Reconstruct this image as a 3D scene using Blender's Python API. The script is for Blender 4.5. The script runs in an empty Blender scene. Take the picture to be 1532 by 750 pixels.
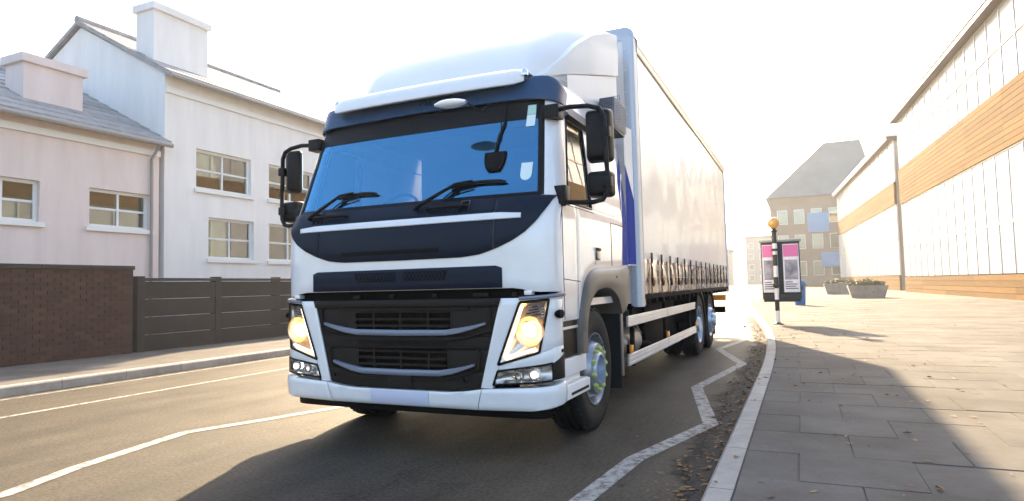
import bpy, bmesh, math, random
from mathutils import Vector, Matrix
R = math.radians
random.seed(7)
scene = bpy.context.scene
col = scene.collection

# ------------------------------------------------------------------ camera
cam_d = bpy.data.cameras.new('camera'); cam = bpy.data.objects.new('camera', cam_d); col.objects.link(cam)
def set_cam(pos, yaw, pitch, roll, fpx):
    y, p, r = R(yaw), R(pitch), R(roll)
    F = Vector((-math.sin(y)*math.cos(p), math.cos(y)*math.cos(p), math.sin(p)))
    Rt = Vector((math.cos(y), math.sin(y), 0)); U = Rt.cross(F)
    R2 = Rt*math.cos(r)+U*math.sin(r); U2 = -Rt*math.sin(r)+U*math.cos(r)
    m = Matrix((R2, U2, -F)).transposed().to_4x4(); m.translation = Vector(pos)
    cam.matrix_world = m
    cam_d.sensor_width = 36; cam_d.lens = fpx/1532*36
set_cam((2.832, -4.154, 1.232), 24.28, 3.241, -1.383, 955.15)
cam_d.clip_start = .05; cam_d.clip_end = 3000
scene.camera = cam

# ------------------------------------------------------------------ light
SUN_EL, SUN_AZ = R(28), math.atan2(-.35, .94)      # direction to the sun, measured from +Y towards +X
w = bpy.data.worlds.new('World'); scene.world = w; w.use_nodes = True
nt = w.node_tree; nt.nodes.clear()
sky = nt.nodes.new('ShaderNodeTexSky'); sky.sky_type = 'NISHITA'; sky.sun_disc = False
sky.sun_elevation = SUN_EL; sky.sun_rotation = SUN_AZ
sky.air_density = 1.0; sky.dust_density = 3.0; sky.ozone_density = 1.0
bg = nt.nodes.new('ShaderNodeBackground'); bg.inputs['Strength'].default_value = .09
wo = nt.nodes.new('ShaderNodeOutputWorld')
nt.links.new(sky.outputs[0], bg.inputs[0]); nt.links.new(bg.outputs[0], wo.inputs[0])
sd = bpy.data.lights.new('sun', 'SUN'); sd.energy = 3.6; sd.angle = R(1.0); sd.color = (1, .78, .50)
sun = bpy.data.objects.new('sun', sd); col.objects.link(sun)
dv = Vector((math.sin(SUN_AZ)*math.cos(SUN_EL), math.cos(SUN_AZ)*math.cos(SUN_EL), math.sin(SUN_EL)))
sun.rotation_euler = dv.to_track_quat('Z', 'Y').to_euler(); sun.location = dv*60
vs = scene.view_settings; vs.view_transform = 'Standard'; vs.look = 'None'; vs.gamma = 1; vs.use_curve_mapping = False
vs.exposure = 2.6
scene.render.engine = 'CYCLES'

# ------------------------------------------------------------------ materials
M = {}
def mat(name, base, rough=.5, metal=0, var=.0, scale=6, bump=0, bscale=60, coat=0, spec=.5, dark=None, emit=None, estr=0, trans=0, ior=1.45, stretch=None, alpha=1):
    m = bpy.data.materials.new(name); m.use_nodes = True; n = m.node_tree.nodes; l = m.node_tree.links
    b = n['Principled BSDF']
    b.inputs['Roughness'].default_value = rough; b.inputs['Metallic'].default_value = metal
    b.inputs['Specular IOR Level'].default_value = spec; b.inputs['IOR'].default_value = ior
    b.inputs['Coat Weight'].default_value = coat; b.inputs['Coat Roughness'].default_value = .04
    b.inputs['Transmission Weight'].default_value = trans; b.inputs['Alpha'].default_value = alpha
    b.inputs['Base Color'].default_value = (*base, 1)
    if emit: b.inputs['Emission Color'].default_value = (*emit, 1); b.inputs['Emission Strength'].default_value = estr
    tc = n.new('ShaderNodeTexCoord')
    src = tc.outputs['Object']
    if stretch:
        mp = n.new('ShaderNodeMapping'); mp.inputs['Scale'].default_value = stretch; l.new(src, mp.inputs[0]); src = mp.outputs[0]
    if var or dark:
        ns = n.new('ShaderNodeTexNoise'); ns.inputs['Scale'].default_value = scale; ns.inputs['Detail'].default_value = 8; ns.inputs['Roughness'].default_value = .62
        l.new(src, ns.inputs['Vector'])
        rp = n.new('ShaderNodeValToRGB'); rp.color_ramp.elements[0].position = .3; rp.color_ramp.elements[1].position = .7
        d = dark if dark else tuple(c*(1-var) for c in base)
        rp.color_ramp.elements[0].color = (*d, 1); rp.color_ramp.elements[1].color = (*[min(1, c*(1+var*.5)) for c in base], 1)
        l.new(ns.outputs[0], rp.inputs[0]); l.new(rp.outputs[0], b.inputs['Base Color'])
        mr = n.new('ShaderNodeMapRange'); mr.inputs[3].default_value = max(.02, rough-.1); mr.inputs[4].default_value = min(1, rough+.1)
        l.new(ns.outputs[0], mr.inputs[0]); l.new(mr.outputs[0], b.inputs['Roughness'])
    if bump:
        nb = n.new('ShaderNodeTexNoise'); nb.inputs['Scale'].default_value = bscale; nb.inputs['Detail'].default_value = 6
        l.new(src, nb.inputs['Vector'])
        bp = n.new('ShaderNodeBump'); bp.inputs['Strength'].default_value = bump; bp.inputs['Distance'].default_value = .02
        l.new(nb.outputs[0], bp.inputs['Height']); l.new(bp.outputs[0], b.inputs['Normal'])
    M[name] = m; return m
def objvar(name, amt=.25, hue=.02):     # each object a slightly different tone
    m = M[name]; n = m.node_tree.nodes; l = m.node_tree.links; b = n['Principled BSDF']
    oi = n.new('ShaderNodeObjectInfo'); hs = n.new('ShaderNodeHueSaturation')
    mr = n.new('ShaderNodeMapRange'); mr.inputs[3].default_value = 1-amt; mr.inputs[4].default_value = 1+amt
    l.new(oi.outputs['Random'], mr.inputs[0]); l.new(mr.outputs[0], hs.inputs['Value'])
    s = b.inputs['Base Color']
    if s.is_linked: l.new(s.links[0].from_socket, hs.inputs['Color'])
    else: hs.inputs['Color'].default_value = s.default_value
    l.new(hs.outputs[0], s)

mat('white_paint', (.82, .81, .80), .2, coat=.9, var=.10, scale=2.2)
mat('fairing_white', (.81, .80, .785), .4, var=.06, scale=1.2, coat=.2)
mat('visor_sky_tint', (.018, .060, .135), .3, bump=.05, bscale=900, var=.15, scale=3)  # navy visor with the reflected sky's blue put into its base colour
mat('navy', (.007, .0135, .027), .42, spec=.2, bump=.06, bscale=900, var=.15, scale=3)
mat('black_plastic', (.004, .004, .0045), .42, spec=.25, bump=.08, bscale=700)
mat('dark_trim', (.017, .0130, .0100), .5, spec=.2, bump=.05, bscale=500)
mat('gloss_black', (.006, .006, .007), .12, coat=.5)
mat('flare_plastic', (.115, .102, .088), .42, bump=.05, bscale=600, var=.12)
mat('silver', (.20, .225, .28), .38, metal=.35)
mat('lamp_bowl', (.55, .53, .50), .25, metal=.85)
mat('matt_black', (.006, .006, .007), .8, spec=.2)
mat('chrome', (.85, .85, .86), .06, metal=1)
mat('aluminium', (.80, .79, .77), .36, metal=.45, var=.12, scale=3)
mat('alu_post', (.50, .54, .60), .42, metal=.35, var=.08, scale=2)
mat('rail_gold', (.48, .43, .30), .35, metal=.45, var=.12, scale=2)
mat('rubber', (.009, .0087, .0084), .78, var=.35, scale=9, bump=.12, bscale=140)
mat('rim_grey', (.30, .32, .36), .3, metal=.6, var=.15, scale=8)
mat('drum_blue', (.38, .45, .55), .3, metal=.5, var=.2, scale=8)
mat('nut_green', (.52, .60, .17), .5)
mat('chassis', (.003, .003, .0033), .8, spec=.2, var=.3, scale=5)
mat('tank_grey', (.22, .21, .20), .42, metal=.4, var=.25, scale=6)
mat('orange_lens', (.85, .30, .02), .2, coat=.5)
mat('curtain', (.76, .715, .65), .32, var=.05, scale=.8, bump=.10, bscale=3, stretch=(1, .5, 1), coat=.15)
mat('curtain_hem', (.44, .33, .26), .12, metal=.35, var=.3, scale=2.5, bump=.55, bscale=5, coat=.5)
mat('strap', (.012, .012, .012), .55)
mat('blue_decal', (.008, .04, .30), .5, spec=.05)
mat('plate', (.62, .64, .78), .4)
mat('sticker', (.72, .82, .80), .5); mat('sticker_green', (.45, .66, .55), .5)
mat('interior', (.03, .03, .033), .7, var=.1); mat('interior_light', (.32, .31, .30), .8)
mat('dark_band', (.006, .0065, .007), .45, spec=.25)  # near-black colour standing in for a dark reflection on the windscreen
mat('lamp_glow', (1, .8, .5), .3, emit=(1, .60, .18), estr=2.6)
mat('ring_glow', (.6, .5, .4), .25, metal=.6, emit=(1, .42, .08), estr=.07)  # ring emits faintly itself, imitating lamp light reflected in the bowl
mat('drl_glow', (1, .95, .9), .3, emit=(1, .84, .62), estr=.42)
mat('fog_glow', (1, 1, 1), .3, emit=(.75, .85, 1), estr=2)
def glass(name, tint, rough=.0, a=.5, ior=1.5, wave=0, refl=(1, 1, 1)):
    # thin pane: mix of clear and mirror by Fresnel
    m = bpy.data.materials.new(name); m.use_nodes = True; n = m.node_tree.nodes; l = m.node_tree.links; n.clear()
    o = n.new('ShaderNodeOutputMaterial'); t = n.new('ShaderNodeBsdfTransparent'); t.inputs[0].default_value = (*tint, 1)
    g = n.new('ShaderNodeBsdfGlossy'); g.inputs['Roughness'].default_value = rough; g.inputs[0].default_value = (*refl, 1)
    f = n.new('ShaderNodeFresnel'); f.inputs[0].default_value = ior; mx = n.new('ShaderNodeMixShader')
    mt = n.new('ShaderNodeMath'); mt.operation = 'MULTIPLY_ADD'; mt.inputs[1].default_value = 1; mt.inputs[2].default_value = a; mt.use_clamp = True
    l.new(f.outputs[0], mt.inputs[0]); l.new(mt.outputs[0], mx.inputs[0]); l.new(t.outputs[0], mx.inputs[1]); l.new(g.outputs[0], mx.inputs[2]); l.new(mx.outputs[0], o.inputs[0])
    if wave:
        tc = n.new('ShaderNodeTexCoord'); nz = n.new('ShaderNodeTexNoise'); nz.inputs['Scale'].default_value = 1.2
        bp = n.new('ShaderNodeBump'); bp.inputs['Strength'].default_value = wave; l.new(tc.outputs['Object'], nz.inputs[0]); l.new(nz.outputs[0], bp.inputs['Height']); l.new(bp.outputs[0], g.inputs['Normal'])
    M[name] = m
glass('windshield_glass', (.78, .82, .84), 0, .38, 1.5, 0, (.20, .62, 1))  # mirror tinted blue: colour of the sky reflection put into the glass
glass('side_glass', (.88, .92, .86), 0, .05, 1.5)
glass('lens_glass', (.95, .95, .95), 0, .0, 1.45)
glass('window_glass', (.55, .60, .56), .02, .10, 1.5, .08)

# setting
def asphalt():
    m = bpy.data.materials.new('asphalt'); m.use_nodes = True; n = m.node_tree.nodes; l = m.node_tree.links; b = n['Principled BSDF']; b.inputs['Specular IOR Level'].default_value = .12
    tc = n.new('ShaderNodeTexCoord')
    def noise(scale, stretch, detail=6):
        mp = n.new('ShaderNodeMapping'); mp.inputs['Scale'].default_value = stretch; l.new(tc.outputs['Object'], mp.inputs[0])
        x = n.new('ShaderNodeTexNoise'); x.inputs['Scale'].default_value = scale; x.inputs['Detail'].default_value = detail; x.inputs['Roughness'].default_value = .6; l.new(mp.outputs[0], x.inputs['Vector']); return x.outputs[0]
    def ramp(src, p0, c0, p1, c1):
        r = n.new('ShaderNodeValToRGB'); r.color_ramp.elements[0].position = p0; r.color_ramp.elements[0].color = (*c0, 1); r.color_ramp.elements[1].position = p1; r.color_ramp.elements[1].color = (*c1, 1); l.new(src, r.inputs[0]); return r.outputs[0]
    def mul(a, c):
        x = n.new('ShaderNodeMix'); x.data_type = 'RGBA'; x.blend_type = 'MULTIPLY'; x.inputs[0].default_value = 1; l.new(a, x.inputs[6]); l.new(c, x.inputs[7]); return x.outputs[2]
    base = ramp(noise(1, (1.5, .10, 1)), .3, (.056, .049, .040), .72, (.118, .101, .080))     # long streaks along the lanes
    grit = ramp(noise(230, (1, 1, 1), 3), .32, (.45, .45, .46), .70, (1.35, 1.33, 1.28))
    blot = ramp(noise(.9, (1, 1, 1), 8), .35, (.72, .72, .73), .62, (1.08, 1.07, 1.05))
    agg = ramp(noise(38, (1, 1, 1), 5), .34, (.62, .62, .63), .66, (1.30, 1.28, 1.22))
    c = mul(mul(mul(base, grit), blot), agg)
    vo = n.new('ShaderNodeTexVoronoi'); vo.feature = 'DISTANCE_TO_EDGE'; vo.inputs['Scale'].default_value = .33
    nz = n.new('ShaderNodeTexNoise'); nz.inputs['Scale'].default_value = 2.2; nz.inputs['Detail'].default_value = 6
    va = n.new('ShaderNodeVectorMath'); va.operation = 'ADD'; vsx = n.new('ShaderNodeVectorMath'); vsx.operation = 'SCALE'; vsx.inputs['Scale'].default_value = .9
    l.new(tc.outputs['Object'], nz.inputs['Vector']); l.new(nz.outputs['Color'], vsx.inputs[0]); l.new(tc.outputs['Object'], va.inputs[0]); l.new(vsx.outputs[0], va.inputs[1]); l.new(va.outputs[0], vo.inputs['Vector'])
    c = mul(c, ramp(vo.outputs[0], .0, (.72, .72, .72), .004, (1, 1, 1)))
    l.new(c, b.inputs['Base Color'])
    mr = n.new('ShaderNodeMapRange'); mr.inputs[3].default_value = .5; mr.inputs[4].default_value = .8; l.new(noise(2, (1.5, .3, 1)), mr.inputs[0]); l.new(mr.outputs[0], b.inputs['Roughness'])
    bp = n.new('ShaderNodeBump'); bp.inputs['Strength'].default_value = .7; bp.inputs['Distance'].default_value = .012; l.new(noise(170, (1, 1, 1), 4), bp.inputs['Height']); l.new(bp.outputs[0], b.inputs['Normal'])
    M['asphalt'] = m
asphalt()
mat('pavement_base', (.145, .133, .118), .9, spec=.2, dark=(.11, .10, .09), scale=1.5, bump=.4, bscale=60)
mat('slab', (.145, .134, .120), .9, spec=.2, dark=(.105, .098, .09), scale=2.2, bump=.25, bscale=90); objvar('slab', .08)
def gum():
    n = M['slab'].node_tree.nodes; l = M['slab'].node_tree.links; b = n['Principled BSDF']; s_ = b.inputs['Base Color'].links[0].from_socket
    ge = n.new('ShaderNodeNewGeometry')
    def spots(scale, lo, hi, c):
        v = n.new('ShaderNodeTexVoronoi'); v.inputs['Scale'].default_value = scale; l.new(ge.outputs['Position'], v.inputs['Vector'])
        r = n.new('ShaderNodeValToRGB'); r.color_ramp.elements[0].position = lo; r.color_ramp.elements[0].color = (c, c, c, 1); r.color_ramp.elements[1].position = hi; l.new(v.outputs['Distance'], r.inputs[0]); return r.outputs[0]
    nz = n.new('ShaderNodeTexNoise'); nz.inputs['Scale'].default_value = .7; nz.inputs['Detail'].default_value = 9; nz.inputs['Roughness'].default_value = .7; l.new(ge.outputs['Position'], nz.inputs['Vector'])
    rr = n.new('ShaderNodeValToRGB'); rr.color_ramp.elements[0].position = .38; rr.color_ramp.elements[0].color = (.66, .64, .62, 1); rr.color_ramp.elements[1].position = .6; l.new(nz.outputs[0], rr.inputs[0])
    for o_ in (spots(2.6, .045, .06, .62), spots(5.5, .05, .08, .75), rr.outputs[0]):
        x = n.new('ShaderNodeMix'); x.data_type = 'RGBA'; x.blend_type = 'MULTIPLY'; x.inputs[0].default_value = 1; l.new(s_, x.inputs[6]); l.new(o_, x.inputs[7]); s_ = x.outputs[2]
    l.new(s_, b.inputs['Base Color'])
gum()
mat('kerb_stone', (.36, .345, .32), .8, dark=(.23, .215, .195), scale=4, bump=.35, bscale=70); objvar('kerb_stone', .1)
mat('paint_white', (.36, .345, .315), .7, dark=(.10, .093, .085), scale=14, bump=.5, bscale=160)
for e_, p_ in zip([x for x in M['paint_white'].node_tree.nodes if x.type == 'VALTORGB'][0].color_ramp.elements, (.38, .56)): e_.position = p_
mat('paint_yellow', (.55, .36, .06), .6, dark=(.25, .18, .06), scale=9)
mat('leaf_brown', (.20, .10, .035), .7); objvar('leaf_brown', .4)
mat('dirt', (.045, .034, .024), .95, dark=(.018, .014, .011), scale=7, bump=.6, bscale=40)
mat('iron', (.05, .048, .045), .5, metal=.6, var=.3)
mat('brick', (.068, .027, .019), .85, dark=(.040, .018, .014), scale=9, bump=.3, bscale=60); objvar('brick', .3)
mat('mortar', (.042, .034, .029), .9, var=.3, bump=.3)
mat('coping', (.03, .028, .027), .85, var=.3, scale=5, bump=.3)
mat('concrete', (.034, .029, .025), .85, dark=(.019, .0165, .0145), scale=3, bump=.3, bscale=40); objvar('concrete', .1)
mat('pink_render', (.74, .64, .60), .9, dark=(.64, .545, .505), scale=1.0, stretch=(2.5, 2.5, .4), bump=.2, bscale=50)
mat('white_render', (.80, .79, .77), .9, dark=(.70, .685, .66), scale=1.0, stretch=(2.5, 2.5, .4), bump=.2, bscale=50)
mat('cream_render', (.66, .60, .53), .9, dark=(.58, .52, .45), scale=.8, bump=.2, bscale=50)
mat('slate', (.36, .355, .35), .7, var=.3, scale=5, bump=.2); objvar('slate', .18)
mat('tile_brown', (.16, .075, .055), .8, var=.3, scale=5); objvar('tile_brown', .2)
mat('blind_green', (.30, .36, .27), .9, var=.4, scale=3); mat('blind_grey', (.50, .50, .48), .9, var=.3, scale=3); mat('blind_dark', (.16, .18, .17), .9, var=.4, scale=4)
mat('frame_white', (.72, .72, .70), .45)
mat('frame_cream', (.50, .45, .37), .6)
mat('frame_grey', (.30, .29, .28), .45, metal=.3)
mat('timber', (.20, .115, .042), .9, spec=.1, dark=(.145, .08, .03), scale=2, stretch=(14, .6, 14), bump=.2, bscale=8); objvar('timber', .16)
mat('roof_edge', (.12, .085, .055), .5, var=.2)
mat('panel_white', (.42, .43, .425), .3, coat=.15, var=.05, scale=.7); objvar('panel_white', .13)
mat('far_tan', (.30, .235, .18), .95, spec=.1, dark=(.24, .185, .14), scale=.3)
mat('far_roof', (.17, .20, .20), .9, spec=.1, var=.15, scale=.4)
mat('far_blue', (.10, .28, .48), .5); mat('far_pale', (.36, .34, .31), .9, var=.1, scale=.3)
mat('poster_pink', (.62, .16, .36), .35); mat('poster_white', (.74, .74, .78), .35, var=.2, scale=4); mat('poster_grey', (.42, .40, .44), .4, dark=(.10, .10, .14), scale=7); mat('poster_ink', (.12, .12, .16), .4)
mat('amber_globe', (.60, .34, .10), .3, coat=.3)
mat('post_black', (.02, .02, .02), .4); mat('post_white', (.7, .7, .68), .4)
mat('bin_blue', (.03, .16, .42), .4); mat('bark', (.10, .075, .055), .9, bump=.5, bscale=30); mat('foliage', (.07, .09, .03), .6); objvar('foliage', .3)

# ------------------------------------------------------------------ mesh helpers
class MB:
    def __init__(s): s.v = []; s.f = []
    def add(s, v, f):
        o = len(s.v); s.v += [tuple(p) for p in v]; s.f += [tuple(i+o for i in q) for q in f]; return s
    def box(s, a, b, bev=0):
        (x0, y0, z0), (x1, y1, z1) = a, b
        if not bev:
            return s.add([(x0,y0,z0),(x1,y0,z0),(x1,y1,z0),(x0,y1,z0),(x0,y0,z1),(x1,y0,z1),(x1,y1,z1),(x0,y1,z1)],
                         [(0,3,2,1),(4,5,6,7),(0,1,5,4),(1,2,6,5),(2,3,7,6),(3,0,4,7)])
        bm = bmesh.new(); bmesh.ops.create_cube(bm, size=1)
        for v in bm.verts: v.co = Vector(((x0+x1)/2+v.co.x*(x1-x0), (y0+y1)/2+v.co.y*(y1-y0), (z0+z1)/2+v.co.z*(z1-z0)))
        bmesh.ops.bevel(bm, geom=bm.edges[:], offset=bev, segments=2, affect='EDGES', profile=.7)
        return s.bm(bm)
    def bm(s, bm):
        bm.verts.index_update()
        s.add([v.co.copy() for v in bm.verts], [[v.index for v in f.verts] for f in bm.faces]); bm.free(); return s
    def hexa(s, p):        # eight corners, bottom four then top four
        return s.add(p, [(0,3,2,1),(4,5,6,7),(0,1,5,4),(1,2,6,5),(2,3,7,6),(3,0,4,7)])
    def grid(s, rows, flip=False, closed=False):
        n, m = len(rows), len(rows[0]); v = [p for r in rows for p in r]; f = []
        for i in range(n-1):
            for j in range(m if closed else m-1):
                q = (i*m+j, i*m+(j+1) % m, (i+1)*m+(j+1) % m, (i+1)*m+j); f.append(q[::-1] if flip else q)
        return s.add(v, f)
    def tube(s, path, r, n=10, caps=True):
        P = [Vector(p) for p in path]; rs = r if isinstance(r, (list, tuple)) else [r]*len(P)
        rows = []; up = None
        for i, p in enumerate(P):
            t = (P[min(i+1, len(P)-1)]-P[max(i-1, 0)]).normalized()
            if up is None: up = t.orthogonal().normalized()
            up = (up-t*up.dot(t)).normalized(); sd = t.cross(up)
            rows.append([p+(up*math.cos(2*math.pi*k/n)+sd*math.sin(2*math.pi*k/n))*rs[i] for k in range(n)])
        o = len(s.v); s.grid(rows, closed=True)
        if caps: s.f.append(tuple(range(o+n-1, o-1, -1))); e = len(s.v); s.f.append(tuple(range(e-n, e)))
        return s
    def lathe(s, prof, n=32, axis='X', c=(0, 0, 0)):   # prof: (along, radius)
        rows = []
        for a, r in prof:
            row = []
            for k in range(n):
                t = 2*math.pi*k/n; u, v_ = r*math.cos(t), r*math.sin(t)
                p = {'X': (a, u, v_), 'Y': (u, a, v_), 'Z': (u, v_, a)}[axis]
                row.append((p[0]+c[0], p[1]+c[1], p[2]+c[2]))
            rows.append(row)
        return s.grid(rows, closed=True)
    def prism(s, poly, axis, a, b):        # polygon of 2-D points extruded along an axis between a and b
        def P(u, v_, t): return {'X': (t, u, v_), 'Y': (u, t, v_), 'Z': (u, v_, t)}[axis]
        n = len(poly); v = [P(*p, a) for p in poly]+[P(*p, b) for p in poly]
        return s.add(v, [tuple(range(n-1, -1, -1)), tuple(range(n, 2*n))]+[(i, (i+1) % n, n+(i+1) % n, n+i) for i in range(n)])
    def mirror(s):         # mirrored copy about X = 0
        m = MB(); m.v = [(-x, y, z) for x, y, z in s.v]; m.f = [tuple(reversed(f)) for f in s.f]; return m
    def build(s, name, material, parent=None, smooth=38, **tags):
        me = bpy.data.meshes.new(name); me.from_pydata(s.v, [], s.f)
        bm = bmesh.new(); bm.from_mesh(me); bmesh.ops.recalc_face_normals(bm, faces=bm.faces[:]); bm.to_mesh(me); bm.free()
        me.materials.append(M[material])
        if smooth:
            me.shade_smooth(); me.set_sharp_from_angle(angle=R(smooth))
        o = bpy.data.objects.new(name, me); col.objects.link(o)
        if parent: o.parent = parent
        tag(o, **tags); return o
def tag(o, label=None, cat=None, group=None, kind=None):
    if label: o['label'] = label
    if cat: o['category'] = cat
    if group: o['group'] = group
    if kind: o['kind'] = kind
    return o
def empty(name, loc=(0, 0, 0), parent=None, **tags):
    o = bpy.data.objects.new(name, None); col.objects.link(o); o.location = loc; o.empty_display_size = .2
    if parent: o.parent = parent
    return tag(o, **tags)
def copy_tree(o, parent=None):
    c = o.copy(); col.objects.link(c)
    if parent: c.parent = parent
    for ch in list(o.children): copy_tree(ch, c)
    return c
def bx(a, b, bev=0): return MB().box(a, b, bev)
def lerp(a, b, t): return a+(b-a)*t
def pw(x, pts):            # piecewise linear
    if x <= pts[0][0]: return pts[0][1]
    for (a, b), (c, d) in zip(pts, pts[1:]):
        if x <= c: return b+(d-b)*(x-a)/(c-a)
    return pts[-1][1]

# ================================================================== THE SETTING
def kshift(Y):
    if Y < 4: return 0
    if Y < 14: return -.0052*(Y-4)**2
    return -.52-.095*(Y-14) if Y < 60 else -.52-.095*46-.2*(Y-60)
KR = 2.31; KL = -6.35
YS = [-40, -20, -12]+[-8+i for i in range(0, 30)]+[24, 28, 34, 40, 50, 60, 75, 90, 120, 160, 220]
def strip(y0, y1, xa, xb, z, name, m, parent=None, nx=1, **t):
    ys = [y for y in YS if y0 < y < y1]; ys = [y0]+ys+[y1]
    mb = MB(); mb.grid([[(lerp(xa, xb, i/nx)+kshift(y), y, z) for i in range(nx+1)] for y in ys]); return mb.build(name, m, parent, **t)
g = MB().add([(-600, -200, -.06), (600, -200, -.06), (600, 1200, -.06), (-600, 1200, -.06)], [(0, 1, 2, 3)]).build('ground', 'pavement_base', kind='structure')
road = strip(-40, 220, KL-.02, KR+.02, 0, 'road', 'asphalt', nx=8, kind='structure')
def ribbon(pts, wd, z=.004):
    P = [Vector((x, y, 0)) for x, y in pts]; rows = []
    for i, p in enumerate(P):
        d0 = (p-P[i-1]).normalized() if i else None; d1 = (P[i+1]-p).normalized() if i < len(P)-1 else None
        d = ((d0 or d1)+(d1 or d0)).normalized(); nrm = Vector((-d.y, d.x, 0))
        c = abs(nrm.dot(Vector((-(d0 or d1).y, (d0 or d1).x, 0))))
        q = nrm*(wd/2/max(.45, c)); rows.append([(p.x-q.x, p.y-q.y, z), (p.x+q.x, p.y+q.y, z)])
    return MB().grid(rows)
ribbon([(1.50, -3.2), (1.60, -1.0), (1.71, .35), (2.06, 1.66), (1.66, 3.61), (1.98, 5.96), (1.40, 8.1), (1.78, 10.7), (1.30, 13.2), (1.5, 15.5)], .13).build('zigzag_marking', 'paint_white', road, label='white zigzag line painted beside the kerb')
ribbon([(-1.66, -3.6), (-1.80, -1.75), (-2.0, -1.2), (-2.24, -.1), (-1.95, .6), (-1.62, 1.5), (-1.95, 3.4), (-1.6, 5.4), (-1.95, 7.4), (-1.75, 9.4), (-2.2, 11.4)], .12).build('zigzag_marking', 'paint_white', road, label='white zigzag line along the middle of the road')
strip(-20, 60, -4.83, -4.75, .004, 'edge_marking', 'paint_white', road)
strip(-20, 60, KL+.22, KL+.28, .004, 'edge_marking', 'paint_white', road)
strip(13.5, 60, KR-.42, KR-.34, .004, 'edge_marking', 'paint_white', road); strip(13.5, 60, KR-.72, KR-.64, .004, 'edge_marking', 'paint_white', road)
# dirty gutter along the nearside kerb
mb = MB(); rows = []
for i in range(560):
    y = -6+i*.045; t = y*2.5; wv = .26+.05*math.sin(t)+.04*math.sin(t*2.7)+.10*math.exp(-((y-4)/4)**2)+random.uniform(-.05, .05)
    rows.append([(KR+kshift(y)-wv, y, .003), (KR+kshift(y)+.005, y, .003)])
gd = MB().grid([[a, tuple(lerp(a[k], b[k], .5) for k in range(3)), b] for a, b in rows]).build('gutter_dirt', 'dirt', road, kind='stuff')
at = gd.data.attributes.new('fade', 'FLOAT', 'POINT')
for q in range(len(at.data)): at.data[q].value = (0, .75, 1)[q % 3]
def soft_dirt():
    n = M['dirt'].node_tree.nodes; l = M['dirt'].node_tree.links; b = n['Principled BSDF']
    a = n.new('ShaderNodeAttribute'); a.attribute_name = 'fade'; nz = n.new('ShaderNodeTexNoise'); nz.inputs['Scale'].default_value = 22; nz.inputs['Detail'].default_value = 8
    tc = n.new('ShaderNodeTexCoord'); l.new(tc.outputs['Object'], nz.inputs['Vector'])
    m1 = n.new('ShaderNodeMath'); m1.operation = 'MULTIPLY_ADD'; m1.inputs[1].default_value = 1.5; m1.inputs[2].default_value = -1.0; l.new(a.outputs['Fac'], m1.inputs[0])
    m2 = n.new('ShaderNodeMath'); m2.operation = 'MULTIPLY_ADD'; m2.inputs[1].default_value = 1.9; l.new(nz.outputs[0], m2.inputs[0]); l.new(m1.outputs[0], m2.inputs[2]); m2.use_clamp = True
    l.new(m2.outputs[0], b.inputs['Alpha'])
soft_dirt()
# pavements
pr_ = strip(-40, 220, KR+.14, KR+70, .1185, 'pavement_right', 'pavement_base', nx=6, kind='structure')
pl_ = strip(-40, 220, KL-3.6, KL-.14, .11, 'pavement_left', 'slab', nx=2, kind='structure')
ZP = .125
SLW, SLD = .62, .62
def slab_v(i, j, g=.0025):
    off = (.31 if j % 2 else 0)
    u0 = .15+i*SLW-off; u1 = u0+SLW; u0 = max(u0, .15)
    if u1-u0 < .05: return None
    y0 = -4.6+j*SLD; y1 = y0+SLD; rr = random.Random(i*97+j)
    dz = rr.uniform(-.003, .003); t1 = rr.uniform(-.002, .002)
    pts = [(KR+kshift(y)+u, y) for u, y in ((u0+g, y0+g), (u1-g, y0+g), (u1-g, y1-g), (u0+g, y1-g))]
    c = .003
    inn = [(KR+kshift(y)+u, y) for u, y in ((u0+g+c, y0+g+c), (u1-g-c, y0+g+c), (u1-g-c, y1-g-c), (u0+g+c, y1-g-c))]
    z = ZP+dz
    v = [(x, y, .115) for x, y in pts]+[(x, y, z-.005+(t1 if k % 2 else 0)) for k, (x, y) in enumerate(pts)]+[(x, y, z+(t1 if k % 2 else 0)) for k, (x, y) in enumerate(inn)]
    f = [(0,1,5,4),(1,2,6,5),(2,3,7,6),(3,0,4,7),(4,5,9,8),(5,6,10,9),(6,7,11,10),(7,4,8,11),(8,9,10,11)]
    return v, f
rest = MB(); cells = []
for j in range(0, 60):
    for i in range(0, 17):
        cells.append(((KR+.15+i*SLW-2.83)**2+(-4.6+j*SLD+4.15)**2, i, j))
cells.sort(); cnt = 0
ca, sa = math.cos(R(24.28)), math.sin(R(24.28))
for d, i, j in cells:
    r_ = slab_v(i, j)
    if not r_: continue
    x, y = KR+.45+i*SLW-2.83, -4.3+j*SLD+4.15
    dep = -sa*x+ca*y; lat = ca*x+sa*y
    if dep > .6 and abs(lat/dep) < .85 and cnt < 290: MB().add(*r_).build('paving_slab', 'slab', pr_, smooth=0); cnt += 1
    else: rest.add(*r_)
rest.build('paving', 'slab', pr_, smooth=0, kind='stuff')
# kerb stones
def kerb(x0, x1, name):
    k = empty(name, kind='structure')
    y = -6
    while y < 42:
        L = .91; z = .13; b = .02; sgn = 1 if x1 > x0 else -1
        xs = [x0, x0, x0+b*sgn, x1]; zs = [-.04, z-b, z, z]
        a, c = y+.004, y+L-.004
        mb = MB(); rows = [[(xx+kshift(yy), yy, zz) for xx, zz in zip(xs, zs)] for yy in (a, c)]
        mb.grid(rows); o = 0; mb.f.append((0, 1, 2, 3)); mb.f.append((7, 6, 5, 4))
        mb.build('kerb_stone', 'kerb_stone', k, smooth=0); y += L
    ys = [42, 50, 60, 75, 90, 120, 160]
    mb = MB(); mb.grid([[(xx+kshift(yy), yy, zz) for xx, zz in zip(xs, zs)] for yy in ys]); mb.build('kerb_run', 'kerb_stone', k, smooth=0)
    return k
kerb(KR, KR+.145, 'kerb_right'); kerb(KL, KL-.145, 'kerb_left')

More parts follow.
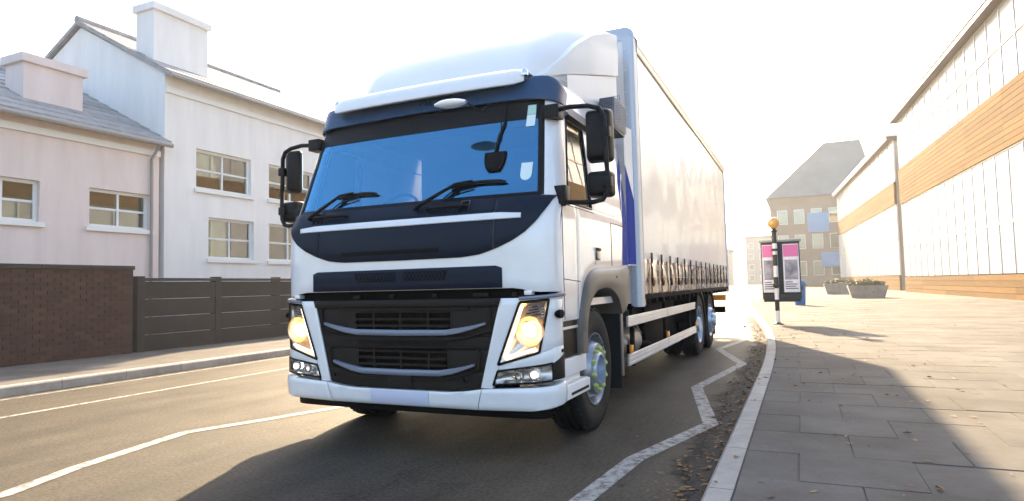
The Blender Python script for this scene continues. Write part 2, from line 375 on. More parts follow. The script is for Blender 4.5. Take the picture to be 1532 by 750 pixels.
# leaf litter
lf = MB()
def leaf(x, y, z, s):
    a = random.uniform(0, 6.28); c_, s_ = math.cos(a)*s, math.sin(a)*s; h = random.uniform(0, .5)*s
    lf.add([(x-c_, y-s_, z), (x+s_*.5, y-c_*.5, z+h), (x+c_, y+s_, z+.002), (x-s_*.5, y+c_*.5, z+h*.6)], [(0, 1, 2), (0, 2, 3)])
for i in range(1100):
    y = random.uniform(-1.5, 16); leaf(KR+kshift(y)-abs(random.gauss(0, .17)), y, .006, random.uniform(.012, .034))
for i in range(420):
    y = random.uniform(-2.5, 16); u = random.expovariate(.5)+.03; z = .132 if u < .17 else ZP+.006
    leaf(KR+kshift(y)+u, y, z, random.uniform(.012, .036))
lf.build('fallen_leaves', 'leaf_brown', smooth=0, label='brown fallen leaves scattered along the gutter and pavement', cat='leaves', kind='stuff')

# ---------------------------------------------------------------- left garden wall
WX = -9.2
bw = empty('brick_wall', (0, 0, 0), label='dark red brick garden wall beside the far pavement', cat='wall')
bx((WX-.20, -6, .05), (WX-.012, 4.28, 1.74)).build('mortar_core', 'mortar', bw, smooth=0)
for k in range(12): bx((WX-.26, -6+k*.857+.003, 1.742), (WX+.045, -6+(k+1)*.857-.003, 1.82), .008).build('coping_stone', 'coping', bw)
BL, BH = .225, .075
bme = bx((0, 0, 0), (.10, BL-.012, BH-.012), 0)
b0 = None; brest = MB(); nb = 0; bl = []
for c in range(22):
    for k in range(-27, 20):
        y = k*BL+(BL/2 if c % 2 else 0)
        if -6 <= y and y+BL < 4.3: bl.append((abs(y-2.6), y, .09+c*BH))
bl.sort()
for d, y, z in bl:
    dx = random.uniform(-.003, .003)
    if nb < 290:
        if b0 is None: b0 = bme.build('brick', 'brick', bw, smooth=0); o = b0
        else: o = b0.copy(); col.objects.link(o)
        o.location = (WX-.10+dx, y, z); nb += 1
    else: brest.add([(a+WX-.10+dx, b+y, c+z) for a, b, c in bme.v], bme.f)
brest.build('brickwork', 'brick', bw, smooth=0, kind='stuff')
cw = empty('concrete_wall', (0, 0, 0), label='grey concrete panel wall with posts, between brick wall and truck', cat='wall')
for k in range(10):
    y = 4.36+k*1.9
    xx = WX+kshift(y+1)
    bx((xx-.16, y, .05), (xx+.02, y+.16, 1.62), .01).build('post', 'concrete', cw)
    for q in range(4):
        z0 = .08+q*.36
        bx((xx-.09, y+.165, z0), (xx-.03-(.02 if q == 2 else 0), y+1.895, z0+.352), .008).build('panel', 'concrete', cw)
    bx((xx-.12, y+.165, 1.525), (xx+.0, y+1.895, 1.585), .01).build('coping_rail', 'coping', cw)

# ---------------------------------------------------------------- houses on the left
def window(parent, X, y0, y1, z0, z1, face=1, fm='frame_white', bars=(1, 1), sill=True):
    w_ = MB(); t = .07; d = .09*face
    def b(a0, a1, c0, c1, xa=-.05, xb=.02):
        w_.box((min(X+xa*face, X+xb*face), a0, c0), (max(X+xa*face, X+xb*face), a1, c1))
    b(y0, y1, z0, z0+t); b(y0, y1, z1-t, z1); b(y0, y0+t, z0+t, z1-t); b(y1-t, y1, z0+t, z1-t)
    for k in range(bars[0]):
        y = lerp(y0, y1, (k+1)/(bars[0]+1)); b(y-.025, y+.025, z0+t, z1-t, -.045, .012)
    for k in range(bars[1]):
        z = lerp(z0, z1, (k+1)/(bars[1]+1)); b(y0+t, y1-t, z-.025, z+.025, -.045, .006)
    o = w_.build('window', fm, parent, smooth=0)
    bx((min(X-.03*face, X-.02*face), y0+t, z0+t), (max(X-.03*face, X-.02*face), y1-t, z1-t)).build('pane', 'window_glass', o, smooth=0)
    def rb(xa, xb, a, b_, c, d, nm, mt_): bx((min(X+xa*face, X+xb*face), a, c), (max(X+xa*face, X+xb*face), b_, d)).build(nm, mt_, o, smooth=0)
    rb(-.34, -.40, y0-.05, y1+.05, z0-.05, z1+.05, 'room_back', 'blind_dark')
    k = random.random(); wd_ = y1-y0
    if k < .6:
        rb(-.09, -.13, y0, y0+wd_*random.uniform(.15, .32), z0, z1, 'room_curtain', random.choice(('blind_green', 'blind_grey')))
        rb(-.09, -.13, y1-wd_*random.uniform(.15, .32), y1, z0, z1, 'room_curtain', random.choice(('blind_green', 'blind_grey')))
    if k > .4: rb(-.07, -.085, y0, y1, lerp(z0, z1, random.uniform(.35, .75)), z1, 'roller_blind', random.choice(('blind_green', 'blind_grey')))
    if sill: bx((min(X-.04*face, X+.19*face), y0-.08, z0-.10), (max(X-.04*face, X+.19*face), y1+.08, z0+.004)).build('sill', 'frame_white', o, smooth=0)
    return o
def wall_holes(X0, X1, y0, y1, z0, z1, holes):   # wall slab along Y with rectangular openings
    m = MB(); ys = sorted({y0, y1, *[h[0] for h in holes], *[h[1] for h in holes]}); zs = sorted({z0, z1, *[h[2] for h in holes], *[h[3] for h in holes]})
    for a, b in zip(ys, ys[1:]):
        for c, d in zip(zs, zs[1:]):
            if any(h[0] <= a and b <= h[1] and h[2] <= c and d <= h[3] for h in holes): continue
            m.box((X0, a, c), (X1, b, d))
    return m
def house(name, label, X, y0, y1, ze, zr, wins, wallm, roofm, chims, depth=7, bands=(), drop=True):
    h = empty(name, (X, (y0+y1)/2, 0), label=label, cat='house', group='houses behind the garden walls')
    h.location = (0, 0, 0)
    mb = wall_holes(X-.35, X, y0, y1, 0, ze, wins)
    mb.box((X-depth, y0, 0), (X-.351, y0+.3, ze)); mb.box((X-depth, y1-.3, 0), (X-.351, y1, ze)); mb.box((X-depth, y0+.301, 0), (X-depth+.3, y1-.301, ze))
    for ya, yb in ((y0, y0+.3), (y1-.3, y1)): mb.prism([(X, ze+.001), (X-depth, ze+.001), (X-depth/2, zr-.12)], 'Y', ya, yb)
    mb.build('wall', wallm, h, smooth=0)
    for w_ in wins: window(h, X-.12, *w_)
    # roof: front and back slope, courses of slates on the front slope
    rf = MB().hexa([(X+.3, y0-.12, ze-.14), (X+.3, y1+.12, ze-.14), (X-depth/2, y1+.12, zr-.06), (X-depth/2, y0-.12, zr-.06), (X+.3, y0-.12, ze-.03), (X+.3, y1+.12, ze-.03), (X-depth/2, y1+.12, zr+.05), (X-depth/2, y0-.12, zr+.05)])
    rf.hexa([(X-depth/2-.002, y0-.12, zr-.06), (X-depth/2-.002, y1+.12, zr-.06), (X-depth-.3, y1+.12, ze-.14), (X-depth-.3, y0-.12, ze-.14), (X-depth/2-.002, y0-.12, zr+.05), (X-depth/2-.002, y1+.12, zr+.05), (X-depth-.3, y1+.12, ze-.03), (X-depth-.3, y0-.12, ze-.03)])
    ro = rf.build('roof', roofm, h, smooth=0)
    n = 9; L = depth/2+.3
    for k in range(n):
        ta, tb = k/n, (k+1.12)/n; f = lambda t, up: (X+.3-L*min(t, 1), lerp(ze-.03, zr+.05, min(t, 1))+up)
        (xa, za), (xb, zb) = f(ta, .035), f(tb, .008)
        MB().hexa([(xa, y0-.13, za-.03), (xa, y1+.13, za-.03), (xb, y1+.13, zb-.006), (xb, y0-.13, zb-.006), (xa, y0-.13, za), (xa, y1+.13, za), (xb, y1+.13, zb), (xb, y0-.13, zb)]).build('slate_course', roofm, ro, smooth=0)
    MB().tube([(X-depth/2, y0-.13, zr+.08), (X-depth/2, y1+.13, zr+.08)], .11, 8).build('ridge', roofm, ro)
    for (cy0, cy1, cx, zt, potn, cm) in chims:
        c = bx((cx-.35, cy0, ze), (cx+.35, cy1, zt-.2)).build('chimney', cm, h, smooth=0)
        bx((cx-.43, cy0-.08, zt-.199), (cx+.43, cy1+.08, zt), .02).build('chimney_cap', cm, c)
        for q in range(0):
            yy = lerp(cy0, cy1, (q+.5)/potn)
            MB().lathe([(zt, 0), (zt, .13), (zt+.1, .11), (zt+.38, .10), (zt+.42, .13), (zt+.45, .12), (zt+.45, 0)], 12, 'Z', (cx, yy, 0)).build('chimney_pot', 'tile_brown', c)
    gt = MB().tube([(X+.36, y0-.1, ze-.12), (X+.36, y1+.1, ze-.12)], .06, 8).build('gutter', 'frame_grey', h)
    if drop: MB().tube([(X+.36, y1-.25, ze-.15), (X+.07, y1-.25, ze-.5), (X+.07, y1-.25, .1)], .04, 8).build('downpipe', 'frame_grey', h)
    for (b0_, b1_) in bands: bx((X+.001, y0, b0_), (X+.06, y1, b1_)).build('string_course', 'frame_white', h, smooth=0)
    return h
HX = -12
house('terraced_house', 'pale pink rendered house with grey slate roof behind the brick wall', HX, 2.2, 6.9, 5.15, 7.0,
      [(5.15, 6.65, 2.85, 3.75), (2.75, 4.1, 2.85, 3.75)], 'pink_render', 'slate', [(4.2, 5.5, HX-1.2, 6.75, 3, 'pink_render')], bands=((4.75, 4.9),))
house('terraced_house', 'tall white rendered house with chimney and green windows behind the concrete wall', HX, 7.05, 14.5, 7.0, 9.0,
      [(8.0, 9.9, 4.1, 5.2), (10.6, 12.6, 4.1, 5.2), (8.4, 10.0, 2.2, 3.35), (10.6, 12.4, 2.2, 3.35), (13.1, 14.1, 2.2, 3.35)], 'white_render', 'slate', [(7.2, 8.9, HX-1.0, 9.1, 4, 'white_render')], bands=((6.5, 6.62),))
house('terraced_house', 'cream house with dark brown tile roof at the far left edge', HX, -4.0, 2.05, 4.6, 6.3,
      [(-.6, .8, 2.6, 3.7), (-3.2, -1.8, 2.6, 3.7)], 'cream_render', 'tile_brown', [], drop=False)
house('terraced_house', 'cream house farther up the road behind the truck', HX-1, 14.7, 22, 6.2, 8.4,
      [(15.5, 16.8, 3.6, 4.9), (18.6, 19.9, 3.6, 4.9)], 'cream_render', 'slate', [(20.6, 21.6, HX-3, 9.2, 3, 'cream_render')])

# ---------------------------------------------------------------- right-hand modern buildings
def modern(name, label, A, B, zs, depth, npan, base, roofover=.5):
    # facade from A (near) to B (far), facing -X; zs: base top, mid rail, band low, band high, roof
    ax, ay = A; bx_, by = B; L = math.hypot(bx_-ax, by-ay)
    h = empty(name, (ax, ay, 0), label=label, cat='building'); h.rotation_euler.z = math.atan2(by-ay, bx_-ax)-math.pi/2
    # local: +Y along facade, facade at x=0 facing -X
    z0, z1, z2, z3, z4 = zs
    bx((.12, 0, 0), (depth, L, z4)).build('wall', 'far_pale', h, smooth=0)
    pwd = L/npan
    for r, (a, b) in enumerate(((z0, z1), (z1, z2), (z3, lerp(z3, z4, .52)), (lerp(z3, z4, .52), z4))):
        for k in range(npan):
            bx((.02, k*pwd+.03, a+.05), (.118, (k+1)*pwd-.03, b-.05)).build('pane', 'panel_white', h, smooth=0)
        bx((-.03, 0, b-.05), (.115, L, b+.045)).build('transom', 'frame_cream', h, smooth=0)
    for k in range(npan+1):
        for a, b in ((z0, z2), (z3, z4)): bx((-.02, k*pwd-.035, a+.051), (.112, k*pwd+.035, b-.051)).build('mullion', 'frame_white', h, smooth=0)
    nbd = max(3, round((z3-z2)/.27)); bh = (z3-z2-.09)/nbd; seg = max(1, round(L/6))
    for k in range(nbd):
        for q in range(seg):
            bx((-.10, q*L/seg+.004, z2+.046+k*bh), (.10, (q+1)*L/seg-.004, z2+.046+(k+1)*bh-.018)).build('board', 'timber', h, smooth=0)
    nbb = max(2, round(z0/.3)); bb = (z0-.1)/nbb
    for k in range(nbb):
        for q in range(seg):
            bx((-.06, q*L/seg+.004, .1+k*bb), (.10, (q+1)*L/seg-.004, .1+(k+1)*bb-.016)).build('board', base, h, smooth=0)
    bx((-roofover, -.3, z4+.05), (depth+.3, L+.3, z4+.34)).build('roof', 'roof_edge', h, smooth=0)
    bx((-roofover-.05, -.35, z4+.342), (depth+.35, L+.35, z4+.52)).build('roof_cap', 'frame_white', h, smooth=0)
    return h
modern('modern_building', 'long modern building with white glazing and broad timber band, right edge', (12.7, 8), (10.15, 53), (1.25, 3.6, 6.8, 9.6, 13.2), 16, 26, 'timber')
modern('modern_building', 'second modern block with timber band, farther along the pavement', (10.45, 58.5), (8.0, 98), (1.4, 4.5, 7.4, 9.4, 12.9), 16, 18, 'timber')
bx((11.0, 53.4, 0), (22, 58.1, 11.6), .05).build('brick_link', 'far_tan', label='recessed tan link between the two modern blocks', cat='building')
# far tan building with green-grey hipped roof
fb = empty('hipped_building', label='distant tan building with grey green roof and blue signs', cat='building')
FX0, FX1, FY = -1.5, 14, 112
bx((FX0, FY, 0), (FX1, FY+20, 15)).build('wall', 'far_tan', fb, smooth=0)
MB().add([(FX0-.6, FY-.6, 15), (FX1+.6, FY-.6, 15), (FX1+.6, FY+20.6, 15), (FX0-.6, FY+20.6, 15), (FX0+9, FY+7, 25), (FX1-1, FY+7, 25), (FX1-1, FY+13, 25), (FX0+9, FY+13, 25)],
         [(0, 3, 2, 1), (4, 5, 6, 7), (0, 1, 5, 4), (1, 2, 6, 5), (2, 3, 7, 6), (3, 0, 4, 7)]).build('roof', 'far_roof', fb, smooth=0)
for k in range(5):
    for z in (2, 6.4, 10.6):
        x = FX0+1.2+k*2.6
        o = bx((x-.1, FY-.08, z-.1), (x+1.5, FY-.002, z+2.3)).build('window', 'frame_white', fb, smooth=0)
        bx((x, FY-.12, z), (x+1.4, FY-.082, z+2.2)).build('pane', 'window_glass', o, smooth=0)
bx((4.2, FY-.3, 9.0), (7.4, FY-.13, 12.2), .05).build('sign', 'far_blue', fb, label='large blue sign board high on the wall')
bx((6.0, FY-.3, 3.2), (8.6, FY-.13, 5.6), .05).build('sign', 'far_blue', fb, label='small blue sign board low on the wall')
# far pale blocks at the end of the road
for (x, y, wx, wy, z, lab) in ((-40, 190, 24, 14, 10, 'far pale block closing the road, left one'), (-12, 200, 9, 12, 14, 'far pale tower block near the end of the road'), (-62, 175, 18, 14, 12, 'far pale block beyond the houses')):
    o = empty('distant_block', label=lab, cat='building', group='distant pale blocks')
    bx((x, y, 0), (x+wx, y+wy, z)).build('wall', 'far_pale', o, smooth=0)
    bx((x-.4, y-.4, z+.01), (x+wx+.4, y+wy+.4, z+.6)).build('roof', 'far_roof', o, smooth=0)
    for k in range(int(wx/3)):
        for q in range(int(z/3.4)):
            a = bx((x+.8+k*3, y-.06, 1.2+q*3.2), (x+2.2+k*3, y-.004, 2.9+q*3.2)).build('window', 'frame_white', o, smooth=0)
            bx((x+.9+k*3, y-.09, 1.3+q*3.2), (x+2.1+k*3, y-.062, 2.8+q*3.2)).build('pane', 'window_glass', a, smooth=0)

# ---------------------------------------------------------------- street furniture
PX, PY = 2.25, 13.4
bc = empty('crossing_beacon', (PX, PY, .125), label='black and white crossing beacon post with amber globe', cat='beacon')
MB().lathe([(0, 0), (0, .14), (.02, .13), (.04, .075), (.05, .06)], 20, 'Z').build('base', 'post_black', bc)
for k in range(8): MB().lathe([(.05+k*.285, .055), (.05+(k+1)*.285, .055)], 20, 'Z').build('band', 'post_black' if k % 2 else 'post_white', bc)
MB().lathe([(2.33, .055), (2.35, .085), (2.38, .085), (2.40, .05), (2.42, .05)], 20, 'Z').build('collar', 'post_black', bc)
MB().lathe([(2.42+.15*(1-math.cos(math.pi*k/12)), .15*math.sin(math.pi*k/12)+1e-4) for k in range(13)], 24, 'Z').build('globe', 'amber_globe', bc, smooth=60)
pd = empty('poster_display', (PX+.12, PY, .125), label='pole mounted poster display with two pink and white posters', cat='poster display')
bx((-.46, .075, .62), (.46, .33, 2.10), .02).build('case', 'post_black', pd)
bx((-.43, -.02, .56), (.43, .074, .74), .015).build('tray', 'post_black', pd)
bx((-.50, .02, 2.08), (.50, .38, 2.15), .02).build('canopy', 'frame_grey', pd)
for sx in (-1, 1):
    p = bx((sx*.245-.185, .055, .80), (sx*.245+.185, .073, 2.02)).build('poster', 'poster_white', pd, smooth=0)
    bx((sx*.245-.175, .048, 1.70), (sx*.245+.175, .054, 2.0)).build('poster_heading', 'poster_pink', p, smooth=0)
    bx((sx*.245-.15, .048, 1.12), (sx*.245+.15, .054, 1.62)).build('poster_picture', 'poster_grey', p, smooth=0)
    for q_ in range(4): bx((sx*.245-.15, .048, .88+q_*.055), (sx*.245+(.15, .10, .13, .02)[q_], .054, .905+q_*.055)).build('poster_line', 'poster_ink', p, smooth=0)
for z in (.95, 1.85): bx((-.195, -.065, z), (-.045, .076, z+.06), .006).build('clamp', 'iron', pd)
lb = empty('litter_bin', (2.75, 26.5, .125), label='small blue litter bin on the pavement behind the poster display', cat='bin')
MB().lathe([(0, 0), (0, .20), (.04, .21), (.85, .25), (.86, .26), (.90, .26)], 24, 'Z').build('body', 'bin_blue', lb)
MB().lathe([(.90, .27), (.95, .27), (1.05, .20), (1.12, .08), (1.13, 0)], 24, 'Z').build('lid', 'bin_blue', lb)
bx((-.13, -.275, .68), (.13, -.20, .84), .01).build('slot', 'post_black', lb)
for k, (x, y, s_, lab) in enumerate(((6.2, 37, 1.0, 'nearer pale concrete planter on the wide pavement'), (5.4, 48, 1.1, 'farther pale concrete planter near the tan building'))):
    p = empty('planter', (x, y, .12), label=lab, cat='planter', group='concrete planters')
    MB().add([(-.8*s_, -.5*s_, 0), (.8*s_, -.5*s_, 0), (.8*s_, .5*s_, 0), (-.8*s_, .5*s_, 0), (-s_, -.65*s_, .7*s_), (s_, -.65*s_, .7*s_), (s_, .65*s_, .7*s_), (-s_, .65*s_, .7*s_)], [(0,3,2,1),(0,1,5,4),(1,2,6,5),(2,3,7,6),(3,0,4,7),(4,5,6,7)]).build('trough', 'kerb_stone', p, smooth=0)
    m = MB()
    for q in range(900):
        a, rr, zz = random.uniform(0, 6.28), random.random()**.5, random.random()
        x_, y_, z_ = math.cos(a)*rr*.95*s_, math.sin(a)*rr*.6*s_, .68*s_+zz*.45*(1-rr*.6)
        d = Vector((random.gauss(0, 1), random.gauss(0, 1), random.gauss(0, 1))).normalized()*.07; e = d.orthogonal().normalized()*.035
        m.add([(x_-d.x, y_-d.y, z_-d.z), (x_+e.x, y_+e.y, z_+e.z), (x_+d.x, y_+d.y, z_+d.z), (x_-e.x, y_-e.y, z_-e.z)], [(0, 1, 2, 3)])
    m.build('shrub', 'foliage', p, smooth=0)

# ================================================================== THE TRUCK
T = empty('truck', (0, 0, 0), label='white curtainside truck with lit headlights driving towards the camera', cat='truck')
BUL, RC = .03, .20
def wz(z): return pw(z, [(1.9, 1.245), (2.70, 1.165), (3.0, 1.10)])
def yfz(z): return pw(z, [(1.60, 0), (1.76, .02), (1.84, .07), (1.92, .115), (2.684, .372), (2.9, .46)])
def fm(s, z, off=0, w=None, yf=None, r=RC):        # cab skin by arc length s from the centre line, height z, offset outwards
    W = wz(z) if w is None else w; Y = yfz(z) if yf is None else yf
    sg = 1 if s >= 0 else -1; s = abs(s); L1 = W-r
    if s <= L1:
        t = s/L1; x, y = s, Y+BUL*t**3; a = 0
    else:
        a = min((s-L1)/r, math.pi/2); x = L1+r*math.sin(a); y = Y+BUL+r-r*math.cos(a)
        if s-L1 > r*math.pi/2: y += s-L1-r*math.pi/2
    return (sg*(x+off*math.sin(a)), y-off*math.cos(a), z)
def sE(z, w=None): return (wz(z) if w is None else w)-RC+RC*math.pi/2
def us(u, ch):                                     # parameter with a narrow border for the chamfer
    return u
def patch(fn, quad, ns=10, nz=4, off=0, th=.02, ch=.004, edge=.006, mbd=None):
    # quad: (s,z) corners bl, br, tr, tl or a function (u,v) -> (s,z); a shell with chamfered rim
    q = quad if callable(quad) else (lambda u, v: tuple(lerp(lerp(quad[0][k], quad[1][k], u), lerp(quad[3][k], quad[2][k], u), v) for k in (0, 1)))
    a0, a1 = q(0, .5), q(1, .5); b0, b1 = q(.5, 0), q(.5, 1)
    Lu = max(.02, math.hypot(a1[0]-a0[0], a1[1]-a0[1])); Lv = max(.02, math.hypot(b1[0]-b0[0], b1[1]-b0[1]))
    eu, ev = min(.3, edge/Lu), min(.3, edge/Lv)
    U = [0]+[eu+(1-2*eu)*i/ns for i in range(ns+1)]+[1]; V = [0]+[ev+(1-2*ev)*i/nz for i in range(nz+1)]+[1]
    m = mbd or MB(); rows = []
    for i, v in enumerate(V):
        rows.append([fn(*q(u, v), off-(ch if (i in (0, len(V)-1) or j in (0, len(U)-1)) else 0)) for j, u in enumerate(U)])
    m.grid(rows)
    per = [(u, 0) for u in U]+[(1, v) for v in V[1:]]+[(u, 1) for u in U[-2::-1]]+[(0, v) for v in V[-2:0:-1]]
    m.grid([[fn(*q(u, v), off-ch) for u, v in per], [fn(*q(u, v), off-th) for u, v in per]], closed=True)
    return m
def side(y, z, off=0): return (wz(z)+off, y, z)
def both(m, name, material, parent=T, **k):
    a = m.build(name, material, parent, **k); b = m.mirror().build(name, material, parent, **k); return a, b
def curve_patch(zlo, zhi, s0, s1, n=24, nz=3, **k):
    return patch(fm, lambda u, v: (lerp(s0, s1, u), lerp(zlo(lerp(s0, s1, u)), zhi(lerp(s0, s1, u)), v)), n, nz, **k)

# ---- cab body: white skin
cb = MB()
patch(fm, lambda u, v: ((2*u-1)*(sE(1.5)), lerp(pw(abs(2*u-1)*sE(1.5), [(0, 1.222), (.98, 1.222), (1.10, 1.192), (1.4, 1.188)]), 1.90, v)), 40, 10, off=0, th=.03, mbd=cb)             # front below the glass
patch(fm, lambda u, v: ((2*u-1)*sE(lerp(2.70, 2.86, v)), lerp(2.70, 2.86, v)), 40, 3, off=0, th=.03, mbd=cb)    # header
WS = lambda z: pw(z, [(1.90, 1.142), (2.684, 1.066)])
for sg in (1, -1):
    f = MB(); patch(fm, lambda u, v: (lerp(WS(lerp(1.9, 2.70, v))+.012, sE(lerp(1.9, 2.70, v)), u), lerp(1.9, 2.70, v)), 6, 8, th=.03, mbd=f)   # windscreen pillar
    ye = lambda z: yfz(z)+BUL+RC
    WY0 = lambda z: pw(z, [(1.86, .40), (2.56, .60)]); WY1 = 1.02
    def sp(q, ns=6, nz=4): patch(side, q, ns, nz, th=.03, ch=.002, mbd=f)
    sp(lambda u, v: (lerp(ye(lerp(.97, 1.86, v)), .62, u), lerp(.97, 1.86, v)))                             # door, front lower
    arch = lambda y: pw(y, [(.62, .97), (.70, 1.15), (.80, 1.28), (1.0, 1.355), (1.3, 1.37), (2.2, 1.40)])
    sp(lambda u, v: (lerp(.62, 2.2, u), lerp(arch(lerp(.62, 2.2, u)), 1.86, v)), 20, 4)
    sp(lambda u, v: (lerp(ye(lerp(1.86, 2.56, v)), WY0(lerp(1.86, 2.56, v)), u), lerp(1.86, 2.56, v)), 2, 5)
    sp([(WY1, 1.86), (2.2, 1.86), (2.2, 2.56), (WY1, 2.56)])
    sp(lambda u, v: (lerp(ye(lerp(2.56, 2.86, v)), 2.2, u), lerp(2.56, 2.86, v)))
    cb.add(*((f.v, f.f) if sg == 1 else (f.mirror().v, f.mirror().f)))
def roof_row(y, lift):
    hw = wz(2.86)
    return [(-hw, y, 2.855), (-hw+.03, y, 2.90+lift*.3), (-hw+.10, y, 2.945+lift*.7), (-hw+.25, y, 2.975+lift), (-.5, y, 2.99+lift), (0, y, 2.995+lift), (.5, y, 2.99+lift), (hw-.25, y, 2.975+lift), (hw-.10, y, 2.945+lift*.7), (hw-.03, y, 2.90+lift*.3), (hw, y, 2.855)]
cb.grid([[(x*.93, .47, min(z, 2.86)) for x, y, z in roof_row(0, 0)]]+[roof_row(y, l) for y, l in ((.60, -.05), (.85, .0), (1.2, .05), (2.2, .07))])
cb.box((-1.12, 2.14, 1.0), (1.12, 2.2, 2.85)); cb.box((-1.2, .3, 1.06), (1.2, 2.19, 1.12))
body = cb.build('cab_body', 'white_paint', T)
# door seams and handle
for sg in (1, -1):
    for pts in ([(.275, .98), (.275, 1.86)], [(1.08, 1.40), (1.08, 2.6)], [(1.60, 1.40), (1.60, 1.80), (2.19, 1.80)], [(.40, 1.84), (1.08, 1.84)], [(.28, 1.28), (.66, 1.26)]):
        MB().tube([(sg*(wz(z)+.0005), y, z) for y, z in pts], .0035, 6).build('panel_seam', 'black_plastic', body)
    hd = bx((sg*1.2455-.012, 1.10, 1.44), (sg*1.2455+.012, 1.20, 1.55), .008).build('door_handle', 'gloss_black', T)
    bx((sg*1.262-.008, 1.105, 1.52), (sg*1.262+.008, 1.19, 1.545), .006).build('grip', 'black_plastic', hd)
# ---- windscreen
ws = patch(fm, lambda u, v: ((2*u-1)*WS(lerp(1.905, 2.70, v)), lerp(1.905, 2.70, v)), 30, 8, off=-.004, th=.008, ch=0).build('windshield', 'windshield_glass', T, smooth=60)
for a, b in (((-1, 0), (1, 0)),):
    pass
fr = MB()
patch(fm, lambda u, v: (lerp(WS(lerp(1.9, 2.7, v))-.035, WS(lerp(1.9, 2.7, v))+.016, u), lerp(1.9, 2.7, v)), 2, 10, off=.002, th=.014, mbd=fr)
patch(fm, lambda u, v: (-lerp(WS(lerp(1.9, 2.7, v))-.035, WS(lerp(1.9, 2.7, v))+.016, u), lerp(1.9, 2.7, v)), 2, 10, off=.002, th=.014, mbd=fr)
patch(fm, lambda u, v: ((2*u-1)*WS(1.91), lerp(1.885, 1.925, v)), 30, 2, off=.003, th=.014, mbd=fr)
patch(fm, lambda u, v: ((2*u-1)*WS(2.70), lerp(2.672, 2.712, v)), 30, 2, off=.003, th=.014, mbd=fr)
fr.build('seal', 'black_plastic', ws)
def wpt(x, z, off): return fm(x, z, off)
patch(fm, lambda u, v: ((2*u-1)*(WS(2.6)-.03), lerp(2.525, 2.69, v)), 30, 3, off=-.0005, th=.002, ch=0).build('dark_reflection_band', 'dark_band', ws)  # added black band imitating the dark reflection along the glass top
patch(fm, [(.955, 2.56), (1.025, 2.56), (1.02, 2.64), (.955, 2.64)], 2, 2, off=.0015, th=.002, ch=0).build('sticker', 'sticker_green', ws)
patch(fm, [(.955, 2.46), (1.025, 2.46), (1.025, 2.557), (.955, 2.557)], 2, 2, off=.0015, th=.002, ch=0).build('sticker', 'sticker', ws)
patch(fm, lambda u, v: (lerp(.955, 1.045, u)+0, lerp(2.02+.045*(1-math.sqrt(max(0, 1-(2*u-1)**2))), 2.16, v)), 8, 2, off=-.001, th=.002, ch=0).build('sticker', 'sticker', ws)
# ---- dark front panel below the windscreen
zl = lambda s: pw(abs(s), [(.0, 1.455), (.55, 1.458), (.70, 1.475), (.83, 1.515), (.95, 1.565), (1.05, 1.625), (1.13, 1.70), (1.19, 1.785), (1.23, 1.865), (1.26, 1.893)])
dp = curve_patch(zl, lambda s: 1.895, -.80, .80, 30, 6, off=.014, th=.016).build('front_panel', 'navy', T)
for sg in (1, -1):
    curve_patch(zl, lambda s: 1.895, sg*.806, sg*1.255, 20, 6, off=.014, th=.016).build('corner_panel', 'navy', dp)
# the panel below: white gap line, stripe
curve_patch(lambda s: 1.722+.003*abs(s), lambda s: 1.776-.012*max(0, abs(s)-.85)/.15, -1.02, 1.02, 40, 2, off=.024, th=.02, ch=.005).build('stripe', 'white_paint', dp)
curve_patch(lambda s: 1.505, lambda s: 1.54, -.56, .36, 12, 2, off=.0165, th=.02, ch=.0).build('badge_slot', 'matt_black', dp)
curve_patch(lambda s: 1.80, lambda s: 1.804, -1.1, 1.1, 30, 1, off=.0155, th=.01, ch=0).build('panel_seam', 'black_plastic', dp)
for x0, x1 in ((-.90, -.55), (.22, .58)):                                                                   # grab handles
    h = MB(); h.tube([fm(x0, 1.845, .012), fm(x0+.02, 1.845, .05), fm((x0+x1)/2, 1.85, .056), fm(x1-.02, 1.848, .05), fm(x1, 1.845, .012)], .016, 8)
    h.build('grab_handle', 'black_plastic', dp)
    e = x0 if x0 < 0 else x1-.06
    o = MB()
    for a, b in (((e, 1.80), (e, 1.885)), ((e+.07, 1.80), (e+.07, 1.885)), ((e, 1.885), (e+.07, 1.885)), ((e, 1.835), (e+.07, 1.835))): o.tube([fm(*a, .022), fm(*b, .022)], .006, 6)
    o.build('handle_bracket', 'gloss_black', dp)
# wipers
for bx0, tip, piv in ((-.98, (-.30, 2.02), (-.955, 1.845)), (.10, (.86, 2.03), (.115, 1.85))):
    k = ((tip[0]*.35+bx0*.65)+.08, 2.03)
    wmb = MB(); wmb.tube([fm(*piv, .03), fm(piv[0]+.03, piv[1]+.02, .05), fm(k[0], k[1], .045), fm(lerp(k[0], tip[0], .35), k[1]+.012, .04)], [.02, .018, .012, .010], 8)
    wp = wmb.build('wiper', 'black_plastic', T)
    b = MB(); n = 10; s0, s1 = bx0+.18, tip[0]
    b.tube([fm(lerp(s0+.10, s1, i/n), lerp(2.005, 2.02, i/n)+.018*math.sin(math.pi*i/n), .018) for i in range(n+1)], [.008]+[.014]*(n-1)+[.005], 6)
    b.build('blade', 'black_plastic', wp)
    MB().tube([fm(s0+.06, 1.925, .012), fm(s0+.12, 1.965, .02), fm(s0+.30, 2.0, .02)], .006, 6).build('washer_hose', 'black_plastic', wp)
